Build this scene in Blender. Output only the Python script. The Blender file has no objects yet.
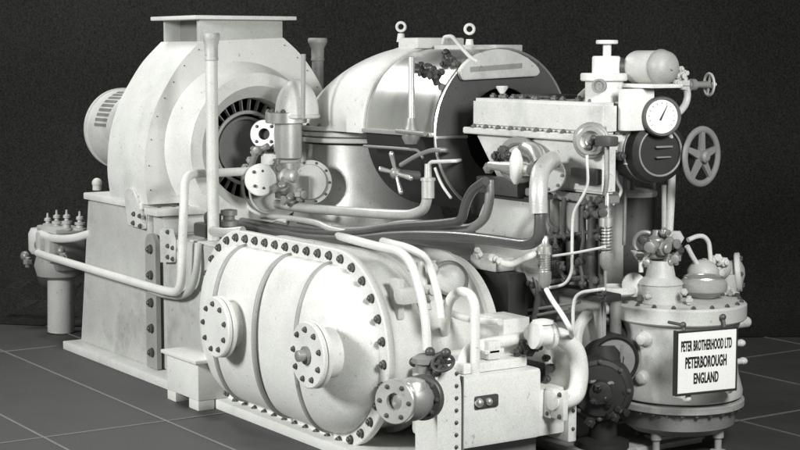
import bpy, bmesh, math, random
from mathutils import Vector as V, Matrix
random.seed(7)
sc = bpy.context.scene
COL = sc.collection
PI = math.pi

# ------------------------------------------------------------------ camera
F, CX, CY = 1650., 400., 225.          # focal length in photo pixels (800 wide)
YAW = math.atan(1090/1650.); PIT = math.atan(173/1650.)
DH = V((-math.cos(YAW), math.sin(YAW), 0)); RT = V((math.sin(YAW), math.cos(YAW), 0)); ZU = V((0, 0, 1))
FW = DH*math.cos(PIT) - ZU*math.sin(PIT); UP = DH*math.sin(PIT) + ZU*math.cos(PIT)
CAM = V((10.4555, -4.1722, 2.0))
def P(u, v, X=None, Y=None, Z=None, d=None):
    """point of the survey: photo direction (u, v) met with a plane X=, Y= or Z= of the machine"""
    r = FW*F + RT*(u-CX) - UP*(v-CY)
    if Z is not None: t = (Z-CAM.z)/r.z
    elif X is not None: t = (X-CAM.x)/r.x
    elif Y is not None: t = (Y-CAM.y)/r.y
    else: t = d/F
    return CAM + r*t
def PPM(p): return F/((p-CAM).dot(FW))      # photo pixels per metre at p
cd = bpy.data.cameras.new('camera'); cam = bpy.data.objects.new('camera', cd); COL.objects.link(cam)
cd.sensor_width = 36; cd.lens = 36*F/800; cd.clip_end = 200; cd.clip_start = .1
M3 = Matrix((RT, UP, -FW)).transposed()
cam.matrix_world = Matrix.Translation(CAM) @ M3.to_4x4()
sc.camera = cam

# ------------------------------------------------------------------ materials
def mat(name, c, rough=.5, metal=0., mott=.14, msc=5., grain=.24, gsc=165., bump=.07, dirt=0., chips=.35, coat=0., spec=.5):
    m = bpy.data.materials.new(name); m.use_nodes = True
    nt = m.node_tree; N = nt.nodes; L = nt.links; N.clear()
    out = N.new('ShaderNodeOutputMaterial'); b = N.new('ShaderNodeBsdfPrincipled')
    L.new(b.outputs[0], out.inputs[0])
    tc = N.new('ShaderNodeTexCoord'); geo = N.new('ShaderNodeNewGeometry')
    def noise(s, det, rgh=.6):
        n = N.new('ShaderNodeTexNoise'); n.inputs['Scale'].default_value = s; n.inputs['Detail'].default_value = det
        n.inputs['Roughness'].default_value = rgh; L.new(geo.outputs['Position'], n.inputs['Vector']); return n.outputs['Fac']
    def mth(op, a, bb, cc=None):
        n = N.new('ShaderNodeMath'); n.operation = op
        for i, x in enumerate((a, bb, cc)):
            if x is None: continue
            if isinstance(x, (int, float)): n.inputs[i].default_value = x
            else: L.new(x, n.inputs[i])
        return n.outputs[0]
    n1 = noise(msc, 5); n2 = noise(gsc, 1)
    f = mth('ADD', mth('MULTIPLY_ADD', n1, 2*mott, 1-mott), mth('MULTIPLY_ADD', n2, 2*grain, -grain))
    if dirt:
        n3 = noise(2.3, 8, .7)
        mr = N.new('ShaderNodeMapRange'); L.new(n3, mr.inputs[0])
        mr.inputs[1].default_value = .52; mr.inputs[2].default_value = .72; mr.inputs[3].default_value = 1; mr.inputs[4].default_value = 1-dirt
        f = mth('MULTIPLY', f, mr.outputs[0])
    if chips:
        n4 = noise(31, 4, .55)
        mr = N.new('ShaderNodeMapRange'); L.new(n4, mr.inputs[0])
        mr.inputs[1].default_value = .66; mr.inputs[2].default_value = .72; mr.inputs[3].default_value = 1; mr.inputs[4].default_value = 1-chips
        f = mth('MULTIPLY', f, mr.outputs[0])
    val = mth('MULTIPLY', f, c)
    cr = N.new('ShaderNodeCombineColor')
    L.new(mth('MULTIPLY', val, .985), cr.inputs[0]); L.new(val, cr.inputs[1]); L.new(mth('MULTIPLY', val, .945), cr.inputs[2])
    L.new(cr.outputs[0], b.inputs['Base Color'])
    L.new(mth('MULTIPLY_ADD', n1, .25, rough-.12), b.inputs['Roughness'])
    b.inputs['Metallic'].default_value = metal
    b.inputs['Specular IOR Level'].default_value = spec
    if coat: b.inputs['Coat Weight'].default_value = coat; b.inputs['Coat Roughness'].default_value = .2
    if bump:
        bp = N.new('ShaderNodeBump'); bp.inputs['Strength'].default_value = bump; bp.inputs['Distance'].default_value = .01
        L.new(mth('ADD', n2, mth('MULTIPLY', n1, 1.5)), bp.inputs['Height']); L.new(bp.outputs[0], b.inputs['Normal'])
    return m
M = dict(
    white=mat('white_paint', .76, .42, dirt=.2),
    pale=mat('pale_paint', .66, .45, dirt=.3, mott=.18),
    light=mat('light_grey_paint', .52, .45, dirt=.35, mott=.2),
    grey=mat('grey_paint', .34, .5, dirt=.25, mott=.18),
    mid=mat('mid_grey_paint', .22, .5, dirt=.3, mott=.2),
    dark=mat('dark_iron', .075, .45, mott=.3, metal=.2),
    black=mat('black_paint', .022, .5, mott=.3),
    steel=mat('polished_steel', .62, .3, 1., mott=.08, grain=.06, bump=.04),
    bright=mat('bright_steel', .78, .34, .85, mott=.1, grain=.08, bump=.04),
    cast=mat('cast_iron', .30, .45, .35, mott=.25),
    lagging=mat('sheet_metal', .58, .36, .35, mott=.25, msc=3.5, bump=.1),
    hose=mat('dark_pipe', .10, .34, .3, mott=.25, coat=.3),
    bolt=mat('bolt_steel', .13, .4, .5, mott=.25),
    barrel=mat('barrel_steel', .74, .33, .9, mott=.12, msc=2.5, grain=.08, bump=.03),
    face=mat('barrel_end_paint', .10, .55, mott=.2),
    glass=mat('dial_white', .85, .3, mott=.02, grain=.02, bump=0, chips=0),
    sign=mat('sign_white', .86, .5, mott=.05, grain=.12, bump=0, chips=.06),
    ink=mat('sign_ink', .012, .6, mott=.02, grain=.02, bump=0),
    wheel=mat('wheel_grey', .22, .5, mott=.2),
)

# ------------------------------------------------------------------ helpers
OFF = {}      # object -> offset of its local zero from the world
LEV = {}
def thing(name, loc, label, cat, group=None):
    o = bpy.data.objects.new(name, None); COL.objects.link(o); o.empty_display_size = .1
    o.location = loc; o['label'] = label; o['category'] = cat
    if group: o['group'] = group
    OFF[o] = V(loc); LEV[o] = 0
    return o
def finish(bm, m, sharp=35):
    bmesh.ops.recalc_face_normals(bm, faces=bm.faces)
    me = bpy.data.meshes.new('m'); bm.to_mesh(me); bm.free()
    me.materials.append(m); me.shade_smooth(); me.set_sharp_from_angle(angle=math.radians(sharp))
    return me
def part(name, bm, m, parent, label=None, sharp=35):
    bmesh.ops.translate(bm, verts=bm.verts, vec=-OFF[parent])
    me = finish(bm, m, sharp); me.name = name
    o = bpy.data.objects.new(name, me); COL.objects.link(o); o.parent = parent
    OFF[o] = OFF[parent]; LEV[o] = LEV[parent]+1
    assert LEV[o] < 3, name
    if label: o['label'] = label
    return o
def solo(name, bm, m, label, cat, group=None, sharp=35, kind=None):
    lo = V((min(v.co.x for v in bm.verts)+max(v.co.x for v in bm.verts), min(v.co.y for v in bm.verts)+max(v.co.y for v in bm.verts), 0))/2
    lo.z = min(v.co.z for v in bm.verts)
    bmesh.ops.translate(bm, verts=bm.verts, vec=-lo)
    me = finish(bm, m, sharp); me.name = name
    o = bpy.data.objects.new(name, me); COL.objects.link(o); o.location = lo
    if kind: o['kind'] = kind
    else: o['label'] = label; o['category'] = cat
    if group: o['group'] = group
    OFF[o] = lo; LEV[o] = 0
    return o
def BM(): return bmesh.new()
def box(bm, x0, x1, y0, y1, z0, z1, bev=.008, rot=None, c=None):
    r = bmesh.ops.create_cube(bm, size=1)
    vs = r['verts']
    for v in vs: v.co = V((x0+(v.co.x+.5)*(x1-x0), y0+(v.co.y+.5)*(y1-y0), z0+(v.co.z+.5)*(z1-z0)))
    if rot is not None: bmesh.ops.rotate(bm, verts=vs, cent=c or V(((x0+x1)/2, (y0+y1)/2, (z0+z1)/2)), matrix=rot)
    if bev:
        es = list({e for v in vs for e in v.link_edges})
        bmesh.ops.bevel(bm, geom=es, offset=bev, segments=2, affect='EDGES', profile=.6)
    return bm
def frame(n):
    n = V(n).normalized(); a = V((0, 0, 1)) if abs(n.z) < .9 else V((1, 0, 0))
    s = a.cross(n).normalized(); return n, s, n.cross(s)
def loft(bm, rings, cap0=True, cap1=True, closed=True):
    R = [[bm.verts.new(p) for p in r] for r in rings]
    n = len(R[0])
    for a, b in zip(R, R[1:]):
        for i in range(n if closed else n-1):
            j = (i+1) % n
            try: bm.faces.new((a[i], a[j], b[j], b[i]))
            except ValueError: pass
    if cap0 and closed: bm.faces.new(R[0])
    if cap1 and closed: bm.faces.new(R[-1])
    return bm
def lathe(bm, c, n, prof, seg=40, cap=True, a0=0, a1=2*PI):
    """prof: list of (radius, height along n)"""
    n, s, t = frame(n); c = V(c)
    full = abs(a1-a0-2*PI) < 1e-6
    k = seg if full else seg+1
    rings = [[c + n*h + (s*math.cos(a0+(a1-a0)*i/seg) + t*math.sin(a0+(a1-a0)*i/seg))*max(r, 1e-4) for i in range(k)] for r, h in prof]
    return loft(bm, rings, cap and full, cap and full, full)
def disc(bm, c, n, r, th, e=.006, seg=36):
    return lathe(bm, c, n, [(r-e, 0), (r, e), (r, th-e), (r-e, th)], seg)
def cyl(bm, a, b, r, r1=None, seg=20):
    a, b = V(a), V(b); return lathe(bm, a, b-a, [(r, 0), (r if r1 is None else r1, (b-a).length)], seg)
def path(pts, bend, seg=7):
    pts = [V(p) for p in pts]; out = [pts[0]]
    for a, b, c in zip(pts, pts[1:], pts[2:]):
        d0, d1 = (a-b), (c-b)
        k = min(bend, d0.length*.49, d1.length*.49)
        p0 = b+d0.normalized()*k; p1 = b+d1.normalized()*k
        for i in range(seg+1):
            t = i/seg; out.append(p0*(1-t)**2 + b*2*t*(1-t) + p1*t*t)
    out.append(pts[-1]); return out
def tube(bm, pts, r, bend=.1, seg=14, closed=False):
    q = path(pts, bend) if bend else [V(p) for p in pts]
    q = [p for i, p in enumerate(q) if i == 0 or (p-q[i-1]).length > 1e-5]
    d = (q[1]-q[0]).normalized(); n, s, t = frame(d); rings = []
    for i, p in enumerate(q):
        if i == 0: dd = q[1]-q[0]
        elif i == len(q)-1: dd = q[-1]-q[-2]
        else: dd = (q[i+1]-q[i]).normalized()+(q[i]-q[i-1]).normalized()
        dd.normalize(); s = (s-dd*s.dot(dd)).normalized(); t = dd.cross(s)
        rr = r(i/(len(q)-1)) if callable(r) else r
        rings.append([p+(s*math.cos(2*PI*k/seg)+t*math.sin(2*PI*k/seg))*rr for k in range(seg)])
    return loft(bm, rings)
def torus(bm, c, n, R, r, seg=40, sg=10, sy=1.):
    n, s, t = frame(n); c = V(c); rings = []
    for i in range(seg+1):
        a = 2*PI*i/seg; d = s*math.cos(a)+t*math.sin(a)
        rings.append([c+d*R+(d*math.cos(2*PI*k/sg)+n*math.sin(2*PI*k/sg)*sy)*r for k in range(sg)])
    loft(bm, rings, False, False); bmesh.ops.remove_doubles(bm, verts=bm.verts, dist=1e-5); return bm
def ball(bm, c, r, sz=(1, 1, 1), seg=20):
    x = bmesh.ops.create_uvsphere(bm, u_segments=seg, v_segments=seg//2+2, radius=r)
    for v in x['verts']: v.co = V((v.co.x*sz[0], v.co.y*sz[1], v.co.z*sz[2]))+V(c)
    return bm
AX = [V((1, 0, 0)), V((0, -1, 0)), V((0, 0, 1)), V((.7, -.7, 0)), V((.5, -.5, .7))]
def fit(bm, c, r, *a, **k):
    """a small screwed fitting: hexagon body on a stepped round stub"""
    ax = random.choice(AX); c = V(c)
    lathe(bm, c-ax*r*.45, ax, [(r*.92, 0), (r*1.0, r*.08), (r*1.0, r*.82), (r*.92, r*.9)], 6)
    lathe(bm, c-ax*r*1.1, ax, [(r*.55, 0), (r*.62, r*.1), (r*.62, r*2.0), (r*.45, r*2.15)], 14)
    if random.random() < .6:
        b = random.choice([x for x in AX if x is not ax]); lathe(bm, c, b, [(r*.5, 0), (r*.5, r*1.2), (r*.68, r*1.22), (r*.68, r*1.5), (r*.5, r*1.55)], 12)
    return bm
def prism(bm, poly, vec):
    a = [V(p) for p in poly]; return loft(bm, [a, [p+V(vec) for p in a]])
# bolts share one mesh
def bolt_mesh():
    bm = BM(); lathe(bm, (0, 0, 0), (0, 0, 1), [(1.15, 0), (1.15, .12)], 16)
    lathe(bm, (0, 0, .12), (0, 0, 1), [(.9, 0), (1, .08), (1, .62), (.85, .72)], 6)
    lathe(bm, (0, 0, .8), (0, 0, 1), [(.5, 0), (.5, .35), (.38, .45)], 12)
    return finish(bm, M['bolt'])
BOLT = bolt_mesh(); BOLT.name = 'bolt'
BOLTS = {}
def bolt(parent, p, n, s, m='bolt'):
    while LEV[parent] > 1: parent = parent.parent
    if m not in BOLTS:
        me = BOLT if m == 'bolt' else BOLT.copy()
        if m != 'bolt': me.materials[0] = M[m]
        BOLTS[m] = me
    o = bpy.data.objects.new('bolt', BOLTS[m]); COL.objects.link(o); o.parent = parent
    o.location = V(p)-OFF[parent]; o.scale = (s, s, s)
    o.rotation_euler = V(n).to_track_quat('Z', 'Y').to_euler()
    OFF[o] = OFF[parent]; LEV[o] = LEV[parent]+1
def bolt_ring(parent, c, n, R, k, s, a0=0., m='bolt'):
    n, a, b = frame(n)
    for i in range(k):
        t = a0+2*PI*i/k; bolt(parent, V(c)+(a*math.cos(t)+b*math.sin(t))*R, n, s, m)
def flange(parent, c, n, r, th, m, k=8, bs=.012, name='flange', bm_='bolt', a0=.2, frac=.8):
    """disc whose outer face is at c looking along n, with its bolts"""
    n = V(n).normalized(); bm = BM(); disc(bm, V(c)-n*th, n, r, th); o = part(name, bm, M[m], parent)
    if k: bolt_ring(o, c, n, r*frac, k, bs, a0, bm_)
    return o
def handwheel(parent, c, n, R, r, spokes=5, m='wheel', name='handwheel'):
    n, s, t = frame(n); bm = BM(); torus(bm, c, n, R-r, r, 48, 10, .8)
    lathe(bm, V(c)-n*.02, n, [(R*.2, 0), (R*.2, .05), (R*.12, .06)], 20)
    for i in range(spokes):
        a = 2*PI*i/spokes+.3; d = s*math.cos(a)+t*math.sin(a); w = n.cross(d)
        a0, b0 = V(c)+d*R*.12, V(c)+d*(R-r)
        prism(bm, [a0+w*r*1.25-n*r*.5, a0-w*r*1.25-n*r*.5, b0-w*r*.7-n*r*.5, b0+w*r*.7-n*r*.5], n*r)
    return part(name, bm, M[m], parent)
nX, nY, nZ = V((1, 0, 0)), V((0, -1, 0)), V((0, 0, 1))   # nY looks out of the long side
def RZ(a): return Matrix.Rotation(a, 3, 'Z')

# ------------------------------------------------------------------ setting
def floor_mat():
    m = mat('floor_covering', .056, .62, mott=.28, msc=3.2, grain=.45, gsc=120, bump=.1)
    return m
bm = BM(); box(bm, -14, 16, -9, 16, -.1, 0, 0); solo('floor', bm, floor_mat(), '', '', kind='structure')
seam = mat('seam_strip', .19, .6, mott=.2, grain=.3)
bm = BM()
for x, y0, y1 in ((-.12, -6, .0), (2.39, -6, -.01), (1.83, 2.1, 14), (2.78, 2.1, 14), (4.1, 2.0, 14), (5.6, -6, 14), (-2.5, -6, 14)):
    box(bm, x-.006, x+.006, y0, y1, .0005, .004, 0)
for y, x0, x1 in ((-1.07, -3.3, 8), (-.37, -3.3, 8), (.26, -3.3, -.2), (2.24, 2, 8), (3.25, 1, 8), (4.3, -1, 8), (-1.75, -3.3, 8)):
    box(bm, x0, x1, y-.006, y+.006, .001, .0045, 0)
o = solo('floor_seams', bm, seam, '', '', kind='structure')
# dark cloth hung behind: gently folded sheet
bk = mat('backdrop_cloth', .052, .9, mott=.2, msc=1.2, grain=.95, gsc=62, bump=0, spec=.1, chips=0)
bm = BM(); a, b = P(-900, 276, Z=0), P(1700, 309, Z=0); dn = (b-a).normalized(); nn = V((-dn.y, dn.x, 0))
L = (b-a).length; prof = []
for i in range(161):
    t = i/160; prof.append(a+dn*L*t + nn*(.05*math.sin(t*37)+.03*math.sin(t*83+1)))
loft(bm, [[p-nn*(1.9*(1-math.sin(t)))+V((0, 0, .006+1.9*(1-math.cos(t)))) for p in prof] for t in [PI/2*k/10 for k in range(11)]]+[[p+V((0, 0, z)) for p in prof] for z in (2.5, 4.5, 7.5)], closed=False)
bmesh.ops.solidify(bm, geom=bm.faces, thickness=.01)
solo('backdrop', bm, bk, '', '', kind='structure')

# ------------------------------------------------------------------ bedplate
T = thing('bedplate', (2.0, .8, 0), 'long pale welded steel bedplate flange running along the floor under the machine', 'base frame')
bm = BM(); box(bm, .0, 3.9, .0, 1.9, .0, .055, .006); part('base_flange', bm, M['white'], T)
bm = BM(); box(bm, 1.385, 3.3, .115, 1.85, .056, .885, .01)
part('side_box', bm, M['light'], T)
bm = BM(); box(bm, 3.9, 4.36, 1.15, 1.72, .0, .03, .004); part('foot_plate', bm, M['light'], T)
bm = BM(); box(bm, 3.301, 3.95, .95, 1.86, .056, .36, .01); part('cross_box', bm, M['grey'], T)

# ------------------------------------------------------------------ blower
T = thing('blower', (.7, .75, .06), 'tall white fan housing with square top outlet and round finned air intake', 'blower')
bm = BM()
pl = [(.09, 1.07), (.07, 1.25), (.09, 1.47), (.15, 1.66), (.23, 1.80), (.33, 1.94), (.46, 2.065), (1.05, 2.09), (1.17, 1.99), (1.27, 1.87), (1.37, 1.70), (1.43, 1.5), (1.45, 1.28), (1.43, 1.07)]
def smooth_poly(p, n=4):
    out = []
    for i in range(len(p)-1):
        p0 = p[max(i-1, 0)]; p1 = p[i]; p2 = p[i+1]; p3 = p[min(i+2, len(p)-1)]
        for k in range(n):
            t = k/n
            out.append(tuple(.5*((2*p1[j])+(-p0[j]+p2[j])*t+(2*p0[j]-5*p1[j]+4*p2[j]-p3[j])*t*t+(-p0[j]+3*p1[j]-3*p2[j]+p3[j])*t**3) for j in (0, 1)))
    return out+[p[-1]]
pls = smooth_poly(pl[:7])+smooth_poly(pl[7:])
back = [(y+.13 if y < .75 else y, z) for y, z in pls]
loft(bm, [[V((.64, y, z)) for y, z in pls], [V((1.20, y, z)) for y, z in pls]])
fan = part('fan_casing', bm, M['white'], T)
bm = BM(); box(bm, .70, 1.15, .57, 1.00, 2.06, 2.20, .004); nk_ = part('outlet_neck', bm, M['mid'], T)  # mid grey puts the shade of the recess under the flange into the colour
bm = BM(); box(bm, 1.152, 1.19, .46, 1.05, 2.06, 2.20, .003); part('neck_plate', bm, M['light'], nk_)
bm = BM(); box(bm, .675, .697, .46, 1.05, 2.06, 2.20, .003); part('neck_plate', bm, M['light'], nk_)
bm = BM(); box(bm, .61, 1.25, .40, 1.12, 2.201, 2.225, .005); part('outlet_flange', bm, M['white'], T)
c0 = V((1.2, .745, 1.40))
bm = BM(); lathe(bm, c0, nX, [(.54, .001), (.535, .02), (.475, .215), (.47, .222), (.392, .224), (.318, .15), (.31, .02)], 72, cap=False)
part('intake_ring', bm, M['white'], fan)
bm = BM(); lathe(bm, c0, nX, [(.318, .012), (.20, .012), (.195, .06), (.18, .06), (.175, .013), (.02, .013)], 64)
iw = part('intake_grille', bm, M['mid'], fan)
bm = BM()
for i in range(30):
    a = 2*PI*i/30; d = V((0, math.cos(a), math.sin(a))); w = V((0, -math.sin(a), math.cos(a)))
    a0, b0 = c0+d*.21+nX*.02, c0+d*.309+nX*.02
    prism(bm, [a0+w*.0018, a0-w*.0018, b0-w*.0018, b0+w*.0018], nX*.04)
torus(bm, c0+nX*.075, nX, .225, .012, 60, 8)
part('guide_vanes', bm, M['light'], fan)
bm = BM()
lathe(bm, (-.70, .72, 1.45), nX, [(.02, -.03), (.17, -.02), (.235, .0), (.262, .04), (.265, .10), (.292, .105), (.295, .14), (.285, .145), (.285, 1.34)], 48)
mo = part('motor', bm, M['pale'], T)
bm = BM(); torus(bm, (-.1, .72, 1.45), nX, .288, .011, 48, 8); part('band', bm, M['light'], mo)
for i in range(9):
    a = PI*.62+i*.13; d = V((0, math.cos(a), math.sin(a))); q = V((-.42, .72, 1.45))+d*.284; bm = BM(); prism(bm, [q+V((0, -d.z, d.y))*.011, q-V((0, -d.z, d.y))*.011, q-V((0, -d.z, d.y))*.011+d*.004, q+V((0, -d.z, d.y))*.011+d*.004], nX*.2); part('vent_slot', bm, M['mid'], mo)
for i, (y, z) in enumerate(pls[2:-2:3]):
    q = V((1.2, .76+(y-.76)*.955, 1.4+(z-1.4)*.955)); bolt(fan, q, nX, .004)
# pedestal of the blower
bm = BM()
loft(bm, [[V((x, y, z)) for x, y in ((xa, .1), (1.17, .1), (1.17, 1.4), (xa, 1.4))] for xa, z in ((.07, .056), (.24, 1.03))])
bmesh.ops.bevel(bm, geom=bm.edges[:], offset=.01, segments=2, affect='EDGES')
ped = part('pedestal', bm, M['light'], T)
bm = BM(); box(bm, .21, 1.13, .08, 1.42, 1.031, 1.075, .01); part('pedestal_lip', bm, M['white'], ped)
bm = BM(); prism(bm, [V((x, .135, z)) for x, z in ((1.171, .056), (1.376, .056), (1.376, .90), (1.29, 1.0), (1.171, 1.0))], (0, 1.2, 0)); bmesh.ops.bevel(bm, geom=bm.edges[:], offset=.008, segments=2, affect='EDGES'); part('end_plate', bm, M['light'], ped)
bm = BM(); box(bm, 1.135, 1.32, .09, .42, 1.003, 1.05, .012); pad = part('pad', bm, M['pale'], ped)
for i in range(3): bolt(pad, V((1.23, .15+.1*i, 1.05)), nZ, .012)
bm = BM(); y0 = .098                                  # lifting lug
pg = [P(u, v, Y=y0) for u, v in ((129, 194), (130, 190), (134, 187), (138, 189), (141, 196), (143, 208), (146, 222), (147, 229), (133, 225), (131, 210))]
prism(bm, pg, (0, -.035, 0)); bmesh.ops.bevel(bm, geom=bm.edges[:], offset=.005, segments=1, affect='EDGES')
lug = part('lifting_lug', bm, M['pale'], T)
for u, v in ((134, 214), (140, 216), (133.5, 223), (140.5, 226)): bolt(lug, P(u, v, Y=y0-.037), nY, .014)
bm = BM(); ball(bm, P(97, 183, Y=.3), .035); cyl(bm, P(97, 190, Y=.3), P(97, 184, Y=.3), .03); part('eye_nut', bm, M['pale'], T)
# bolted joint strip with rounded top between the two base boxes
bm = BM(); pg = [V((1.24+.075*math.cos(a), .112, .82+.075*math.sin(a))) for a in [PI*i/10 for i in range(11)]]+[V((1.165, .112, .062)), V((1.315, .112, .062))]
prism(bm, pg, (0, -.03, 0)); st = part('joint_strip', bm, M['grey'], T)
for z in (.16, .31, .47, .64, .80): bolt(st, V((1.25, .081, z)), nY, .026)
T = thing('bracket', P(168, 262, Y=.13), 'small pale bracket plate with five bolts on the base between two bent pipes', 'bracket')
bm = BM(); pg = [P(u, v, Y=.112) for u, v in ((164, 230), (168, 227), (173, 229), (176, 240), (176, 262), (165, 262))]; prism(bm, pg, (0, -.03, 0)); o = part('plate', bm, M['pale'], T)
for u, v in ((168, 232), (168, 246), (173, 248), (168, 257), (173, 259)): bolt(o, P(u, v, Y=.08), nY, .013)

# step box standing on the floor by the bedplate
T = thing('step_box', (2.06, -.06, .0), 'small pale box with overhanging lid standing against the base on the floor', 'box')
bm = BM(); box(bm, 1.86, 2.26, -.11, .11, .056, .27, .006); part('body', bm, M['white'], T)
bm = BM(); box(bm, 1.84, 2.29, -.14, .113, .271, .292, .005); part('lid', bm, M['white'], T)
bm = BM(); box(bm, 1.86, 1.97, -.11, -.01, .0, .055, .004); part('foot', bm, M['white'], T)
bm = BM(); box(bm, 2.14, 2.26, -.11, -.01, .0, .055, .004); part('foot', bm, M['white'], T)

# ------------------------------------------------------------------ filter unit at far left
fl = P(58, 330, Y=.24); fx, fy = fl.x, .24
T = thing('filter', (fx, fy, 0), 'pale twin filter with small valve tops standing beyond the left end of the base', 'filter')
def f_(u, v): return P(u, v, Y=.24)
bm = BM(); a = f_(61, 331); b = f_(61, 275); cyl(bm, a, b, .095, seg=28); part('canister', bm, M['light'], T)
bm = BM(); a = f_(82, 335)+V((0, .12, 0)); cyl(bm, a, a+V((0, 0, .75)), .06, seg=20); part('post', bm, M['mid'], T)
bm = BM(); a = f_(60, 279); lathe(bm, a, nZ, [(.10, 0), (.16, .03), (.18, .1), (.165, .16), (.11, .2)], 28); hd = part('head', bm, M['grey'], T)
bm = BM(); a = f_(62, 262); box(bm, a.x-.11, a.x+.16, .14, .36, a.z-.05, a.z+.20, .03); part('valve_block', bm, M['cast'], T)
bm = BM(); a = f_(60, 232); box(bm, a.x-.2, a.x+.17, .14, .36, a.z, a.z+.04, .015); box(bm, a.x-.12, a.x-.04, .10, .3, a.z-.16, a.z-.002, .015); box(bm, a.x+.05, a.x+.14, .10, .3, a.z-.2, a.z-.002, .015); part('valve_bridge', bm, M['light'], T)
for u, v in ((57, 222), (67, 222), (48, 225), (80, 224)):
    a = f_(u, 230); bm = BM(); h = (230-v)/150+.03
    lathe(bm, a, nZ, [(.045, 0), (.045, .012), (.03, .016), (.026, h*.5), (.036, h*.55), (.036, h*.75), (.018, h*.8), (.015, h), (.026, h+.004), (.024, h+.022), (.01, h+.028), (.007, h+.06)], 14); part('valve_top', bm, M['light'], T)
bm = BM(); a = f_(38, 236); lathe(bm, a+V((-.0, 0, -.13)), nZ, [(.05, 0), (.07, .03), (.07, .15), (.05, .19)], 18); part('inlet_boss', bm, M['pale'], T)
for u, v in ((38, 255), (74, 250), (52, 244)):
    bm = BM(); ball(bm, f_(u, v)+V((0, -.1, 0)), .04, (1, .8, .9)); fit(bm, f_(u+3, v+6)+V((0, -.1, 0)), .035); part('knob', bm, M['cast'], T)
bm = BM(); ball(bm, f_(44, 275)+V((0, .05, 0)), .12, (.9, .8, 1)); part('strainer_bowl', bm, M['dark'], T)
bm = BM(); tube(bm, [P(41, 234, Y=.14), P(50, 238, Y=.12), P(62, 239, Y=.1), P(76, 238, Y=.1), P(92, 233, Y=.12)], .028, .1)
solo('pipe', bm, M['white'], 'short sagging white pipe from the far left filter into the side of the blower pedestal', 'pipe', 'pipes')

# long pipe along the pedestal
bm = BM(); tube(bm, [P(38, 253, Y=.1), P(46, 256, Y=.06), P(60, 260, Y=.04), P(120, 278, Y=.03), P(165, 291, Y=.03), P(181, 293, Y=.03), P(182, 250, Y=.03), P(184, 200, Y=.03), P(185, 174, Y=.1), P(215, 173, Y=.35), P(252, 171, Y=.62)], .026, .16)
solo('pipe', bm, M['white'], 'long white pipe along the pedestal that bends upward and across to a blank disc', 'pipe', 'pipes')
bm = BM(); tube(bm, [P(198, 243, Y=.09), P(197, 268, Y=.07), P(192, 290, Y=.07), P(180, 297, Y=.075), P(160, 294, Y=.075), P(150, 290, Y=.085)], .021, .14)
solo('pipe', bm, M['light'], 'thin grey pipe curving down just right of the long white pipe on the base', 'pipe', 'pipes')

# ------------------------------------------------------------------ vent pipes
def vent(u, v0, v1, Y, rpx, bell, label, m='pale', steps=None):
    a, b = P(u, v0, Y=Y), P(u+(1 if u < 250 else 0), v1, Y=Y); s = PPM(b); r = rpx/s; R = bell/s; h = b.z-a.z
    T = thing('vent_pipe', a, label, 'pipe', 'vent pipes')
    bm = BM(); cyl(bm, a, a+V((0, 0, h-.05)), r, seg=24); part('stem', bm, M[m], T)
    bm = BM(); lathe(bm, a+V((0, 0, h-.16)), nZ, [(r*1.02, 0), (r*1.12, .005), (r*1.12, .02), (r*1.05, .025), (r*1.1, .09), (R*.98, .125), (R*1.02, .13), (R*1.02, .152), (R*.95, .16), (R*.6, .155)], 28); part('bell_cap', bm, M['light'], T)
    return T
vent(213.5, 240, 33, .22, 6.2, 8.5, 'tall pale vent pipe with bell cap standing in front of the fan intake')
T = vent(318.5, 215, 38, 1.7, 6, 9.5, 'short grey vent with wide bell cap rising behind the white elbow hood', 'light')
bm = BM(); cyl(bm, P(303, 118, Y=.8), P(303.5, 54, Y=.8), .014); solo('rod', bm, M['grey'], 'thin grey upright rod between the short vent and the white dome', 'rod')
T = thing('dome', P(293, 120, Y=.9), 'smooth white domed cover behind the valve body, left of the elbow hood', 'cover')
bm = BM(); c = P(297, 114, Y=.86); r = 22/PPM(c); h = 35/PPM(c); lathe(bm, c, nZ, [(r*math.cos(k*PI/24), h*math.sin(k*PI/24)) for k in range(13)], 40); part('shell', bm, M['white'], T)
bm = BM(); disc(bm, c-V((0, 0, .025)), nZ, r*1.05, .024); o = part('rim', bm, M['pale'], T)

# ------------------------------------------------------------------ elbow hood
HC = V((1.58, 1.44, 1.52)); BX = 2.30; BC = V((BX, 1.44, 1.553)); BR = .466
T = thing('elbow_hood', (1.58, 1.44, .85), 'big smooth white elbow hood curving from the polished barrel down to a flanged duct', 'hood')
bm = BM(); rings = []
HX = 2.10
for k in range(25):
    a = PI/2*k/24; n_ = 1.45; t = k/24
    h = ((math.cos(a)/.94)**n_+(math.sin(a)/(BC.z+BR-HC.z+.012))**n_)**(-1/n_)
    w = .42+(BR+.012-.42)*t; m_ = 2.+1.2*(1-t)
    ring_ = []
    for i in range(49):
        b = PI*i/48; cy, sy = math.cos(b), math.sin(b)
        yy = w*math.copysign(abs(cy)**(2/m_), cy); hh = h*abs(sy)**(2/m_)
        ring_.append(V((HX-hh*math.cos(a), 1.44-yy, HC.z+.002+hh*math.sin(a))))
    rings.append(ring_)
loft(bm, rings, True, True, True)
part('elbow', bm, M['white'], T, sharp=60)
bm = BM(); lathe(bm, (HX, 1.44, BC.z), nX, [(BR-.03, 0), (BR+.008, .001), (BR+.022, .02), (BR+.022, .185), (BR+.015, .195), (BR-.03, .196)], 64, cap=False, a0=-.05, a1=PI+.05); o = part('collar', bm, M['white'], T)
bm = BM(); box(bm, 2.12, 2.33, 1.32, 1.66, 2.02, 2.085, .012); part('bracket', bm, M['pale'], T)
bm = BM()
for k in range(3): disc(bm, HC+V((0, 0, -.005-.036*k)), nZ, .45-.012*(k == 1), .030, .006, 64)
o = part('flange', bm, M['pale'], T)
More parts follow.
